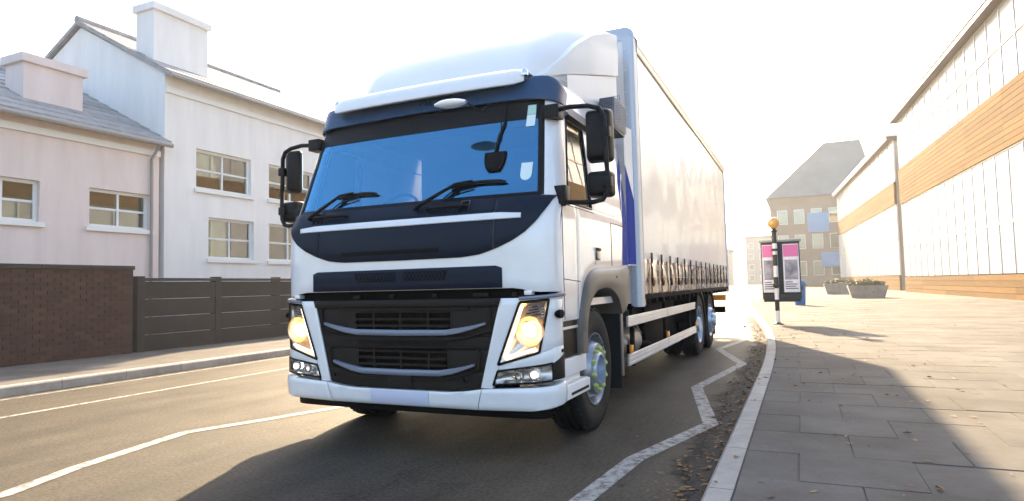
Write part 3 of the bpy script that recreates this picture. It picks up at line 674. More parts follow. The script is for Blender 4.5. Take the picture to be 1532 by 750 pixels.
# ---- sun visor, roof lip
def vz(z): return .335+(z-2.69)*.35
def vm(s, z, off=0): return fm(s, z, off, w=1.172, yf=vz(z), r=.20)
VE = 1.172-.20+.20*math.pi/2+.10
vt = lambda s: pw(abs(s), [(0, 2.845), (.86, 2.845), (.95, 2.885), (1.1, 2.885), (1.2, 2.86), (1.4, 2.78)])
sv = patch(vm, lambda u, v: ((2*u-1)*VE, lerp(pw(abs(2*u-1)*VE, [(0, 2.70), (.9, 2.69), (1.1, 2.675), (1.4, 2.65)]), vt((2*u-1)*VE), v)), 50, 5, off=.0, th=.02, ch=.006).build('sun_visor', 'visor_sky_tint', T)
m = MB(); rows = []
for i in range(41):
    x = -1.1+2.2*i/40; yv = vm(x, 2.70)[1]; yg = fm(x, 2.72)[1]
    rows.append([(vm(x, 2.70)[0], yv+.004, 2.703), (x, yg+.05, 2.73)])
m.grid(rows).build('visor_underside', 'black_plastic', sv)
m = MB(); rows = []
for i in range(41):
    x = -.93+1.86*i/40; e = max(0, abs(x)-.86)/.07
    y = vm(x, 2.83)[1]
    k_ = .125-.02*abs(x)**2; rows.append([(x, y-.03, 2.818+.03*e), (x, y-k_+.07*e, 2.797+.04*e), (x, y-k_-.004+.07*e, 2.806+.04*e), (x, y-k_+.014+.06*e, 2.862+.025*e), (x, y-k_+.042+.05*e, 2.908), (x, y-k_+.09+.03*e, 2.945-.02*e), (x, y-k_+.17, 2.972-.04*e), (x, .62, 2.995-.06*e), (x, .95, 3.05-.10*e)])
m.grid(rows); m.build('roof_lip', 'fairing_white', T, smooth=32)
for x in (-.90, .93):
    MB().lathe([(2.88, .0), (2.88, .03), (2.915, .03), (2.93, .018), (2.932, 0)], 14, 'Z', (x, .38, 0)).build('marker_lamp', 'chrome', T)
# front kerb mirror under the visor
fmr = MB(); pr = []
for i in range(13):
    t = i/12; r = .042*math.sin(math.pi*min(max(t, .04), .96))**.45
    pr.append((t*.27-.135, r))
fmr.lathe([(a, r) for a, r in pr], 16, 'X', (0, 0, 0)); fmr.v = [(x+.47, y*1.3+.02, z*.8+2.63-.03*(x)) for x, y, z in fmr.v]
fo = fmr.build('front_mirror', 'white_paint', T, smooth=60)
MB().tube([(.60, .03, 2.62), (.68, .12, 2.56), (.69, .28, 2.665)], .007, 6).build('mirror_arm', 'black_plastic', fo)
# ---- roof air deflector
def dsec(y):
    t = min(1, max(0, (y-.62)/1.58))
    zt = pw(y, [(.62, 2.97), (.68, 3.08), (.76, 3.19), (.87, 3.32), (1.0, 3.43), (1.2, 3.57), (1.45, 3.70), (1.7, 3.79), (1.95, 3.85), (2.2, 3.88)])
    hw = pw(y, [(.62, .80), (.8, .93), (1.1, 1.03), (1.6, 1.12), (2.2, 1.19)])
    zb = pw(y, [(.62, 2.94), (1.0, 3.02), (2.2, 3.05)])
    H = zt-zb; rr = min(.30, H*.62, hw*.6)
    half = [(hw, zb), (hw, lerp(zb, zt-rr, .5)), (hw-.01, zt-rr)]
    for k in range(1, 8):
        a = math.pi/2*k/8; half.append((hw-.01-rr*(1-math.cos(a)), zt-rr+rr*math.sin(a)))
    half += [(hw-.01-rr, zt), (hw*.4, zt+.02), (0, zt+.025)]
    return [(x, y, z) for x, z in half]+[(-x, y, z) for x, z in half[-2::-1]]
ys = [.62, .66, .72, .80, .9, 1.0, 1.12, 1.25, 1.4, 1.55, 1.7, 1.85, 2.0, 2.2]
m = MB(); m.grid([dsec(y) for y in ys]); last = dsec(2.2); m.grid([last, [(x*.97, 2.16, z-.02) for x, y, z in last]])
df = m.build('roof_deflector', 'fairing_white', T, smooth=45)
for sg in (1, -1):
    # flat side panel of the deflector with its crease, and the lower collar panel
    p = MB(); rows = []
    for i in range(17):
        y = lerp(.72, 2.20, i/16); z1 = pw(y, [(.72, 2.99), (.95, 3.16), (1.25, 3.40), (1.6, 3.61), (2.0, 3.76), (2.2, 3.80)]); hw = pw(y, [(.62, .82), (.8, .95), (1.1, 1.05), (1.6, 1.135), (2.26, 1.21)])
        z0 = pw(y, [(.72, 2.965), (1.0, 3.06), (1.5, 3.19), (2.2, 3.37)])
        z1 = max(z1, z0+.01); rows.append([(sg*(hw+.006), y, z0), (sg*(hw+.014), y, lerp(z0, z1, .5)), (sg*(hw+.004), y, z1-.004), (sg*(hw-.05), y, z1+.01)])
    p.grid(rows); p.build('deflector_side', 'fairing_white', df, smooth=40)
    q = MB(); q.grid([[(sg*pw(y, [(1.0, 1.07), (2.3, 1.20)]), y, lerp(pw(y, [(1.0, 2.93), (1.5, 2.90), (2.3, 2.86)]), pw(y, [(1.0, 3.05), (1.5, 3.18), (2.12, 3.34)]), v)) for v in (0, .5, 1)] for y in (1.0, 1.3, 1.6, 1.9, 2.12)])
    q.build('collar_panel', 'fairing_white', df, smooth=40)
    # side extender behind the cab with blue artwork
    e = MB(); e.grid([[(sg*(1.245+.03*v), 2.205+.22*v, z) for v in (0, .5, 1)] for z in (1.42, 1.8, 2.2, 2.6, 2.85)])
    eo = e.build('side_extender', 'fairing_white', T)
    d = MB(); rows = []
    for i in range(25):
        z = lerp(1.42, 2.52, i/24); ylo = pw(z, [(1.42, 1.98), (1.85, 2.04), (2.2, 2.02), (2.38, 2.08), (2.52, 2.19)])
        rows.append([(sg*(wz(z)+.003), ylo, z), (sg*(wz(z)+.003), 2.197, z)])
    d.grid(rows); do = d.build('blue_stripe_artwork', 'blue_decal', T, smooth=0)
    d = MB(); d.grid([[(sg*(1.249+.03*v), 2.207+.21*v, lerp(1.43, 2.45-.35*v, t)) for v in (0, 1)] for t in (0, .5, 1)]); d.build('artwork_on_extender', 'blue_decal', eo, smooth=0)
    d = MB(); rows = []
    for i in range(13):
        z = lerp(1.95, 2.35, i/12); y = pw(z, [(1.95, 2.02), (2.15, 2.08), (2.35, 2.19)]); rows.append([(sg*(wz(z)+.006), y-.008, z), (sg*(wz(z)+.006), y+.012, z)])
    d.grid(rows).build('white_swoosh', 'white_paint', do, smooth=0)
# air intake with mesh, nearside
ai = MB(); ai.prism([(1.62, 2.70), (2.02, 2.68), (2.10, 2.92), (1.98, 3.0), (1.66, 3.0)], 'X', 1.16, 1.30); ao = ai.build('air_intake', 'black_plastic', T)
m = MB()
for k in range(9):
    x = 1.19+k*.022; m.tube([(x, 1.60, 2.73), (x, 1.585, 2.84), (x, 1.62, 2.99)], .003, 4)
for k in range(12):
    z = 2.735+k*.022; m.tube([(1.18, 1.592, z), (1.375, 1.592, z)], .003, 4)
m.build('mesh', 'silver', ao)
m = MB()
for k in range(14):
    y = 1.66+k*.031; m.tube([(1.304, y, 2.72), (1.304, y+.03, 2.98)], .0035, 4)
for k in range(11):
    z = 2.72+k*.026; m.tube([(1.304, 1.63, z), (1.304, 2.06, z)], .0035, 4)
m.build('mesh', 'silver', ao)
# ---- side windows
for sg in (1, -1):
    zz = (1.87, 2.05, 2.25, 2.42, 2.55)
    g_ = MB(); g_.grid([[(sg*(wz(z)-.012), lerp(pw(z, [(1.86, .40), (2.56, .60)])+.015, 1.005, v), z) for v in (0, .33, .66, 1)] for z in zz])
    so = g_.build('side_window', 'side_glass', T)
    t = MB()
    for pts in ([(.41, 1.868), (1.015, 1.868), (1.015, 2.552), (.605, 2.552), (.41, 1.868)],):
        t.tube([(sg*(wz(z)-.004), y, z) for y, z in pts], .014, 6)
    t.build('window_seal', 'black_plastic', so)
    m = MB(); m.grid([[(sg*(wz(2.56)+o), y, z) for o, z in ((.006, 2.555), (.045, 2.575), (.02, 2.66))] for y in (.55, .8, 1.1, 1.35)]); m.build('rain_deflector', 'black_plastic', so)
# ---- cab interior
it = MB()
it.hexa([(-1.08, .28, 1.45), (1.08, .28, 1.45), (1.08, .85, 1.40), (-1.08, .85, 1.40), (-1.08, .28, 1.86), (1.08, .28, 1.86), (1.08, .80, 1.80), (-1.08, .80, 1.80)])
it.build('dashboard', 'interior', T)
bx((-1.10, 2.08, 1.12), (1.10, 2.13, 2.80)).build('cab_lining', 'interior', T, smooth=0)
bx((-1.08, .52, 2.70), (1.08, 2.07, 2.76)).build('headlining', 'interior', T, smooth=0)
bx((-1.05, .46, 2.50), (1.05, .52, 2.69), .015).build('inner_sunblind', 'interior', T)
for x in (-.60, .60):
    s = MB(); s.box((x-.26, 1.15, 1.30), (x+.26, 1.65, 1.48), .05); s.hexa([(x-.25, 1.55, 1.45), (x+.25, 1.55, 1.45), (x+.25, 1.72, 1.45), (x-.25, 1.72, 1.45), (x-.21, 1.72, 2.10), (x+.21, 1.72, 2.10), (x+.21, 1.84, 2.10), (x-.21, 1.84, 2.10)])
    so = s.build('seat', 'interior', T); bx((x-.14, 1.74, 2.12), (x+.14, 1.85, 2.34), .04).build('headrest', 'interior', so)
sw = MB(); n = 28
sw.tube([(-.60+.22*math.cos(2*math.pi*i/n), .86+.10*math.sin(2*math.pi*i/n), 1.94+.195*math.sin(2*math.pi*i/n)) for i in range(n+1)], .016, 8, caps=False)
so = sw.build('steering_wheel', 'black_plastic', T)
MB().lathe([(0, 0), (0, .07), (.04, .06), (.05, 0)], 16, 'Y', (-.60, .84, 1.94)).build('boss', 'black_plastic', so)
for a in (200, 340, 270): MB().tube([(-.60, .865, 1.94), (-.60+.21*math.cos(R(a)), .86+.10*math.sin(R(a)), 1.94+.19*math.sin(R(a)))], .014, 6).build('spoke', 'black_plastic', so)
cm = MB(); cm.tube([fm(.775, 2.68, .012), fm(.78, 2.50, .012), fm(.745, 2.40, .012), fm(.735, 2.27, .016)], .009, 8)
co = cm.build('camera_cable', 'black_plastic', T)
patch(fm, lambda u, v: (.735+(u-.5)*pw(v, [(0, .10), (.25, .145), (.55, .17), (1, .175)]), lerp(2.115, 2.27, v)), 6, 8, off=.024, th=.022, ch=.008, edge=.012).build('camera_housing', 'matt_black', co)

# ---- mirrors
for sg in (1, -1):
    a = MB(); a.box((1.09, .345, 2.51), (1.215, .47, 2.615), .012); a.box((1.20, .24, 1.83), (1.29, .34, 1.97), .012)
    r = .019
    a.tube([(1.18, .37, 2.565), (1.30, .36, 2.575), (1.44, .37, 2.565), (1.52, .38, 2.54), (1.555, .385, 2.48), (1.56, .385, 2.3), (1.57, .385, 2.0), (1.565, .385, 1.91), (1.53, .38, 1.855), (1.46, .36, 1.84), (1.28, .30, 1.845)], r, 10)
    a.tube([(1.25, .29, 1.97), (1.25, .29, 1.82)], .026, 10)
    k = (a if sg == 1 else a.mirror()).build('mirror_arm', 'black_plastic', T)
    # upper housing
    for (z0, z1, xw, nm) in ((2.145, 2.56, .215, 'main_mirror'), (1.88, 2.085, .215, 'wide_mirror')):
        h = MB(); cx = 1.495; n = 5
        rows = []
        prof = [(0, .02), (.012, .0), (.05, -.035), (.075, -.075)] # not used
        bm = bmesh.new(); bmesh.ops.create_cube(bm, size=1)
        for v in bm.verts:
            f_ = v.co.y < 0
            v.co = Vector((cx+v.co.x*xw*(.82 if f_ else 1), .455+v.co.y*.13, (z0+z1)/2+v.co.z*(z1-z0)*(.90 if f_ else 1)))
        bmesh.ops.bevel(bm, geom=bm.edges[:], offset=.035, segments=3, affect='EDGES', profile=.5)
        h.bm(bm)
        if sg == -1 and nm == 'main_mirror':
            ca_, sa_ = math.cos(R(40)), math.sin(R(40)); h.v = [(1.50+(x-1.50)*ca_-(y-.43)*sa_, .43+(x-1.50)*sa_+(y-.43)*ca_, z) for x, y, z in h.v]
        ho = (h if sg == 1 else h.mirror()).build(nm, 'black_plastic', T, smooth=50)
        gl = bx((cx-xw*.42, .519, z0+.03), (cx+xw*.42, .524, z1-.03))
        if sg == -1 and nm == 'main_mirror': gl.v = [(1.50+(x-1.50)*ca_-(y-.43)*sa_, .43+(x-1.50)*sa_+(y-.43)*ca_, z) for x, y, z in gl.v]
        (gl if sg == 1 else gl.mirror()).build('mirror_glass', 'chrome', ho)
        c = bx((1.525, .365, (z0+z1)/2-.035), (1.60, .43, (z0+z1)/2+.045), .018); (c if sg == 1 else c.mirror()).build('clamp', 'black_plastic', ho)

# ---- lower dark panel and gap
lp = patch(fm, lambda u, v: (lerp(-.868, .868, u), lerp(1.226, 1.388-.02*max(0, (abs(2*u-1)-.95)/.05)**2, v)), 40, 3, off=.012, th=.016).build('lower_panel', 'navy', T)
for a, b in ((-.40, -.035), (.035, .40)):
    m = MB(); patch(fm, [(a, 1.295), (b, 1.295), (b+(.03 if b > .1 else 0), 1.365), (a-(.03 if a < -.1 else 0), 1.365)], 6, 2, off=.0135, th=.01, ch=0, mbd=m); o = m.build('vent_recess', 'matt_black', lp)
    m = MB()
    for k in range(11):
        x = lerp(a, b, (k+.5)/11); m.tube([fm(x-.015, 1.298, .0145), fm(x+.015, 1.33, .0145), fm(x-.015, 1.362, .0145)], .004, 4)
    for z in (1.312, 1.33, 1.348): m.tube([fm(lerp(a, b, t/6), z, .0145) for t in range(7)], .003, 4)
    m.build('vent_mesh', 'navy', lp)
curve_patch(lambda s: 1.300, lambda s: 1.304, -.84, -.46, 6, 1, off=.0135, th=.01, ch=0).build('panel_seam', 'black_plastic', lp)
gp = MB(); gp.box((-1.10, .09, 1.02), (1.10, .14, 1.30)); gp.build('gap_backing', 'chassis', T, smooth=0)
for x, w_ in ((-.5, .12), (.25, .05), (.6, .22), (-.15, .08), (.92, .06)):
    bx((x, .06, 1.165), (x+w_*.6, .085, 1.19), .006).build('latch', 'dark_trim', T)
for x in (-1.06, 1.06): bx((x-.03, .03, 1.17), (x+.03, .09, 1.203), .008).build('hinge', 'aluminium', T)

# ---- bumper with lamp openings (s,z on skin w=1.245, front y=-.01)
def bm_(s, z, off=0): return fm(s, z, off, w=1.245, yf=-.012+.012*max(0, (z-.9)), r=.20)
SB = sE(1.0)+.02
gx = lambda z: pw(z, [(.47, .665), (.50, .685), (.62, .715), (1.0, .812), (1.12, .845), (1.19, .87)])     # grille edge
HL = [(.826, .675), (1.135, .765), (1.215, 1.135), (1.00, 1.118)]                                          # headlamp bl, br, tr, tl
FL = [(.785, .530), (1.235, .565), (1.235, .685), (.822, .630)]
hin = lambda z: lerp(HL[0][0], HL[3][0], (z-HL[0][1])/(HL[3][1]-HL[0][1])); hout = lambda z: lerp(HL[1][0], HL[2][0], (z-HL[1][1])/(HL[2][1]-HL[1][1]))
fin = lambda z: lerp(FL[0][0], FL[3][0], (z-.53)/.10)
bp_side = []
for sg in (1, -1):
    b = MB()
    def bp(q, ns=6, nz=4, **k): patch(lambda s, z, o=0: bm_(s, z, o), q, ns, nz, off=0, th=.05, ch=.003, edge=.005, mbd=b)
    bot = lambda s: pw(s, [(HL[0][0], HL[0][1]), (HL[1][0], HL[1][1])]); top = lambda s: pw(s, [(HL[3][0], HL[3][1]), (HL[2][0], HL[2][1])])
    zb_ = lambda s: pw(s, [(.70, .505), (1.24, .535), (1.4, .56)])
    # inner strip beside the grille
    bp(lambda u, v: (lerp(gx(lerp(.505, 1.15, v)), pw(lerp(.505, 1.15, v), [(.505, .775), (.53, .787), (.63, .823), (.675, .828), (1.118, 1.002), (1.15, 1.01)]), u), lerp(.505, 1.15, v)), 4, 14)
    bp(lambda u, v: (lerp(.828, SB-.05, u), lerp(pw(lerp(.828, SB-.05, u), [(.828, .636), (1.235, .69)]), pw(lerp(.828, SB-.05, u), [(.828, .672), (1.138, .762), (1.3, .80)]), v)), 10, 2)   # between lamps
    bp(lambda u, v: (lerp(hout(lerp(.80, 1.135, v))+.004, SB, u), lerp(pw(lerp(hout(.8), SB, u), [(1.14, .765), (1.3, .80)]), 1.135, v)), 6, 5)                                                    # outer cheek
    bp(lambda u, v: (lerp(1.003, SB, u), lerp(1.122+.016*u, 1.150+.036*u, v)), 8, 2)                                                                                                               # brow
    bp(lambda u, v: (lerp(1.24, SB, u), lerp(.56, .80, v)), 4, 3)
    (b if sg == 1 else b.mirror()).build('headlamp_surround', 'white_paint', T)
    # headlamp
    S = lambda u, v: tuple(lerp(lerp(HL[0][k], HL[1][k], u), lerp(HL[3][k], HL[2][k], u), v) for k in (0, 1))
    def hp(u, v, d): return bm_(*S(u, v), -d)
    m = MB(); N = 10; dp_ = lambda u, v: .014+.10*(math.sin(math.pi*min(1, max(0, u)))**.6)*(math.sin(math.pi*min(1, max(0, v)))**.5)
    m.grid([[hp(i/N, j/N, dp_(i/N, j/N)) for i in range(N+1)] for j in range(N+1)])
    fx = 1 if sg == 1 else -1
    def put(mb, *a, **k): return (mb if sg == 1 else mb.mirror()).build(*a, **k)
    hl = put(m, 'headlight', 'lamp_bowl', T)
    m = MB(); ring = [(0, 0), (1, 0), (1, 1), (0, 1)]
    for (u0, v0), (u1, v1) in zip(ring, ring[1:]+ring[:1]): m.tube([hp(lerp(u0, u1, t/8), lerp(v0, v1, t/8), -.001) for t in range(9)], .010, 6)
    put(m, 'bezel', 'black_plastic', hl)
    m = MB(); m.tube([hp(.10, lerp(.93, .10, t/12), .018) for t in range(13)]+[hp(lerp(.12, .90, t/10), .085, .018) for t in range(11)], .012, 8); put(m, 'running_light', 'drl_glow', hl)
    m = MB()
    for k in range(5): m.tube([hp(lerp(.30, .95, t/6), .72+k*.05, .035) for t in range(7)], .006, 6)
    put(m, 'reflector_rib', 'silver', hl)
    m = MB(); m.grid([[hp(u, v, .032) for u in (.24, .6, .97)] for v in (.64, .68)]); put(m, 'divider', 'silver', hl)
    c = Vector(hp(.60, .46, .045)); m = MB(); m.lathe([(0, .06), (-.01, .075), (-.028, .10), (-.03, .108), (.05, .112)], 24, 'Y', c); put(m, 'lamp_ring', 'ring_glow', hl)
    m = MB(); m.lathe([(-.04*math.cos(math.pi/2*k/8)-.0, .050*math.sin(math.pi/2*k/8)+1e-4) for k in range(9)], 24, 'Y', c+Vector((0, -.002, 0))); put(m, 'lamp', 'lamp_glow', hl)
    m = MB(); m.grid([[hp(u/8, v/6, -.002) for u in range(9)] for v in range(7)]); put(m, 'lens', 'lens_glass', hl, smooth=60)
    # brow trim, side marker, washer
    m = MB(); patch(lambda s, z, o=0: bm_(s, z, o), lambda u, v: (lerp(1.0, SB+.02, u), lerp(1.135+.022*u, 1.158+.026*u, v)), 10, 1, off=.02, th=.024, mbd=m); put(m, 'headlamp_brow', 'silver', T)
    m = MB(); p = Vector(bm_(1.30, 1.03, .0)); m.lathe([(-.02, 0), (-.02, .02), (.01, .032), (.03, .03), (.035, 0)], 14, 'X', p); m.v = [(x, p.y+(y-p.y)*1.7, z) for x, y, z in m.v]; put(m, 'side_marker', 'chassis', T)
    m = MB(); p = Vector(bm_(1.345, .765, .0)); m.lathe([(-.01, 0), (-.01, .016), (.006, .014), (.007, 0)], 12, 'X', p); put(m, 'sensor', 'chassis', T)
    # fog lamp
    FS = lambda u, v: tuple(lerp(lerp(FL[0][k], FL[1][k], u), lerp(FL[3][k], FL[2][k], u), v) for k in (0, 1))
    def fp(u, v, d): return bm_(*FS(u, v), -d)
    m = MB(); m.grid([[fp(i/8, j/4, .012+.05*math.sin(math.pi*i/8)**.5*math.sin(math.pi*j/4)**.5) for i in range(9)] for j in range(5)]); fl = put(m, 'fog_light', 'lamp_bowl', T)
    m = MB()
    for (u0, v0), (u1, v1) in zip(ring, ring[1:]+ring[:1]): m.tube([fp(lerp(u0, u1, t/8), lerp(v0, v1, t/8), -.001) for t in range(9)], .008, 6)
    put(m, 'bezel', 'black_plastic', fl)
    for uu, rr in ((.36, .026), (.66, .03)):
        c = Vector(fp(uu, .48, .02)); m = MB(); m.lathe([(.02, rr*1.3), (0, rr*1.25), (0, rr), (.015, rr*.8)], 16, 'Y', c); put(m, 'cell_ring', 'chrome', fl)
    if True:
        c = Vector(fp(.66, .48, .02)); m = MB(); m.lathe([(-.012, 1e-4), (-.010, .014), (0, .022)], 16, 'Y', c); put(m, 'cell_lamp', 'fog_glow', fl)
    m = MB(); m.grid([[fp(u/8, v/3, -.002) for u in range(9)] for v in range(4)]); put(m, 'lens', 'lens_glass', fl, smooth=60)
    m = MB(); patch(lambda s, z, o=0: bm_(s, z, o), lambda u, v: (lerp(1.235, SB+.01, u), lerp(.562+.004*u, .686+.07*u, v)), 4, 3, off=.002, th=.02, mbd=m); put(m, 'corner_insert', 'dark_trim', T)
    # bumper lower corner
    m = MB()
    def bq(s, z, o=0):
        k = pw(z, [(.33, .03), (.37, .0), (.48, -.012), (.56, 0)])
        x, y, zz = bm_(s, z, o-k); return (x, y, zz)
    patch(bq, lambda u, v: (lerp(pw(v, [(0, .662), (1, .704)]), SB-.0, u), lerp(pw(lerp(.7, SB, u), [(.7, .345), (1.1, .355), (1.4, .40)]), zb_(lerp(.70, SB, u))-.006, v)), 16, 6, off=.012, th=.06, mbd=m)
    put(m, 'bumper_corner', 'white_paint', T)
m = MB()
def bq0(s, z, o=0): return bm_(s, z, o-pw(z, [(.33, .03), (.37, .0), (.47, -.012), (.56, 0)]))
patch(bq0, lambda u, v: ((2*u-1)*lerp(.656, .698, v), lerp(.345, pw(abs(2*u-1), [(0, .468), (.62, .468), (.8, .478), (1, .498)]), v)), 30, 5, off=.012, th=.06, mbd=m)
bc_ = m.build('bumper', 'white_paint', T)
m = MB(); patch(bq0, [(-.262, .355), (.262, .355), (.262, .466), (-.262, .466)], 8, 2, off=.022, th=.008, ch=.002, mbd=m); m.build('number_plate', 'plate', bc_)
m = MB(); patch(bq0, lambda u, v: ((2*u-1)*1.3, lerp(.285, .350, v)), 30, 2, off=-.05, th=.03, mbd=m); m.build('air_dam', 'black_plastic', T)

# ---- grille
def gm(s, z, o=0): return bm_(s, z, o)
gr = MB()
OU = (.435, .872, 1.095); OLo = (.405, .615, .775)     # half width, z low, z high of the two openings
def gpatch(q, ns=6, nz=4, off=-.012, **k): patch(gm, q, ns, nz, off=off, th=.03, ch=.003, mbd=gr, **k)
gbot = lambda s: pw(abs(s), [(0, .472), (.42, .472), (.56, .482), (.69, .502)])
gpatch(lambda u, v: ((2*u-1)*gx(lerp(1.095, 1.15, v)), lerp(1.095, 1.15, v)), 20, 2, off=.012)
for sg in (1, -1):
    gpatch(lambda u, v: (sg*lerp(.435, gx(lerp(.872, 1.095, v)), u), lerp(.872, 1.095, v)), 5, 5)
    gpatch(lambda u, v: (sg*lerp(.405, gx(lerp(.615, .775, v)), u), lerp(.615, .775, v)), 5, 5)
gpatch(lambda u, v: ((2*u-1)*gx(lerp(.775, .872, v)), lerp(.775, .872, v)), 20, 3)
gpatch(lambda u, v: ((2*u-1)*gx(lerp(gbot((2*u-1)*.69), .615, v)), lerp(gbot((2*u-1)*.69), .615, v)), 24, 4)
go = gr.build('grille', 'dark_trim', T)
bx((-.84, .07, .50), (.84, .10, 1.14)).build('radiator', 'chassis', go, smooth=0)
m = MB()
for k in range(60): x = -.44+k*.0149; m.box((x, .055, .60), (x+.004, .069, 1.10))
m.build('radiator_fins', 'dark_trim', go, smooth=0)
def bar(z, hw, h, off, name, material, dz=0, n=24, dep=.03):
    patch(gm, lambda u, v: ((2*u-1)*hw, z-h/2+h*v+dz*abs(2*u-1)**3), n, 2, off=off, th=dep, ch=.004, edge=.005).build(name, material, go)
for z in (1.058, 1.000, .950): bar(z, .435, .018, -.006, 'slat', 'dark_trim')
bar(1.078, .60, .022, .004, 'slat', 'dark_trim')
for z in (.755, .702, .652): bar(z, .40, .018, -.006, 'slat', 'dark_trim')
for x in (-.25, 0, .25):
    for a, b in ((.885, 1.09), (.625, .77)): bx((x-.008, -.005, a), (x+.008, .02, b)).build('upright', 'dark_trim', go, smooth=0)
def curved(z0, z1, hw, h, name, material, off):
    zc = lambda s: pw(abs(s)/hw, [(0, z0), (.55, z0+.004), (.72, lerp(z0, z1, .30)), (.86, lerp(z0, z1, .62)), (1, z1)])
    hh = lambda s: h*pw(abs(s)/hw, [(0, 1), (.7, .95), (1, .45)])
    patch(gm, lambda u, v: ((2*u-1)*hw, zc((2*u-1)*hw)+hh((2*u-1)*hw)*(v-.5)), 36, 2, off=off, th=.035, ch=.006, edge=.008).build(name, material, go)
curved(.898, .968, .735, .045, 'silver_bar', 'silver', .022)
curved(.598, .668, .640, .045, 'silver_bar', 'silver', .022)
curved(.845, .915, .775, .022, 'lower_rim', 'dark_trim', .010)
curved(.552, .640, .690, .020, 'lower_rim', 'dark_trim', .010)
m = MB()
for hw, z0, z1 in ((.775, .93, 1.10), (.685, .64, .79)):
    for sg in (1, -1):
        m.tube([gm(sg*hw*.985, z0, .0), gm(sg*hw, z1-.03, .0), gm(sg*(hw-.03), z1, .0), gm(sg*.45, z1+.002, .0)], .008, 6)
    m.tube([gm(lerp(-hw+.03, hw-.03, t/20), z1, .0) for t in range(21)], .009, 6)
m.build('opening_rim', 'dark_trim', go)
m = MB()
for k in range(44):
    x = lerp(-.40, .40, k/43); m.tube([gm(x-.01, .788, -.006), gm(x+.01, .812, -.006), gm(x-.01, .836, -.006)], .004, 4)
m.build('mesh_strip', 'black_plastic', go)
patch(gm, lambda u, v: (lerp(-.10, .10, u), lerp(.480, .585, v)), 4, 3, off=.016, th=.03, ch=.006).build('tow_cover', 'dark_trim', go)
for x in (-.60, .58): MB().lathe([(-.03, .022), (-.034, .016), (-.02, .014)], 14, 'Y', gm(x, .565)).build('tow_eye', 'black_plastic', go)

# ---- step, arch and lower side
for sg in (1, -1):
    def put(mb, *a, **k): return (mb if sg == 1 else mb.mirror()).build(*a, **k)
    m = MB(); m.box((1.02, .235, .56), (1.235, .79, .69), .012); put(m, 'step_panel', 'fairing_white', T)
    m = MB(); m.box((.95, .235, .70), (1.225, .70, .97), .01); put(m, 'step_recess', 'dark_trim', T)
    bx_ = MB().box((1.223, .26, .905), (1.236, .62, .925), .003); put(bx_, 'side_light_strip', 'aluminium', T)
    m = MB(); m.box((1.0, .235, .40), (1.262, .79, .50), .014); so = put(m, 'entry_step', 'fairing_white', T)
    for k in range(5): put(bx((1.10+k*.032, .27, .500), (1.118+k*.032, .76, .508)), 'tread_rib', 'aluminium', so, smooth=0)
    put(bx((1.02, .24, .508), (1.20, .78, .562)), 'step_back', 'fairing_white', so, smooth=0)
    put(bx((1.262, .33, .425), (1.266, .74, .445)), 'step_slot', 'dark_trim', so, smooth=0)
    # arch flare, swept band with an inward lip
    outer = [(.60, .70), (.60, .97), (.70, 1.17), (.80, 1.285), (1.0, 1.362), (1.3, 1.378), (1.7, 1.39), (2.16, 1.405), (2.16, 1.10)]
    inner = [(.72, .70), (.73, .88), (.80, 1.02), (.90, 1.12), (1.06, 1.185), (1.3, 1.205), (1.5, 1.185), (1.72, 1.10), (1.84, .95)]
    def smooth_(pts, n=5):
        out = []
        for i in range(len(pts)-1):
            p0, p1, p2, p3 = pts[max(i-1, 0)], pts[i], pts[i+1], pts[min(i+2, len(pts)-1)]
            for k in range(n):
                t = k/n; out.append(tuple(.5*((2*p1[j])+(-p0[j]+p2[j])*t+(2*p0[j]-5*p1[j]+4*p2[j]-p3[j])*t*t+(-p0[j]+3*p1[j]-3*p2[j]+p3[j])*t**3) for j in (0, 1)))
        return out+[pts[-1]]
    so_, si_ = smooth_(outer), smooth_(inner)
    m = MB(); m.grid([[(1.20, y, z) for y, z in so_], [(1.245, y, z) for y, z in so_], [(1.272, lerp(y, y2, .12), lerp(z, z2, .12)) for (y, z), (y2, z2) in zip(so_, si_)], [(1.285, lerp(y, y2, .75), lerp(z, z2, .75)) for (y, z), (y2, z2) in zip(so_, si_)], [(1.27, y, z) for y, z in si_], [(.85, y, z) for y, z in si_]])
    put(m, 'wheel_arch', 'flare_plastic', T, smooth=50)
    put(MB().lathe([(1.28, 0), (1.284, .012), (1.287, .010), (1.287, 0)], 10, 'X', (0, 1.62, 1.30)), 'arch_bolt', 'chassis', T)
    put(bx((.80, 1.86, .24), (1.235, 1.90, 1.10), .006), 'mudflap', 'rubber', T)
    put(bx((1.236, 1.845, .36), (1.25, 1.915, 1.09), .004), 'mudflap_edge', 'tank_grey', T)

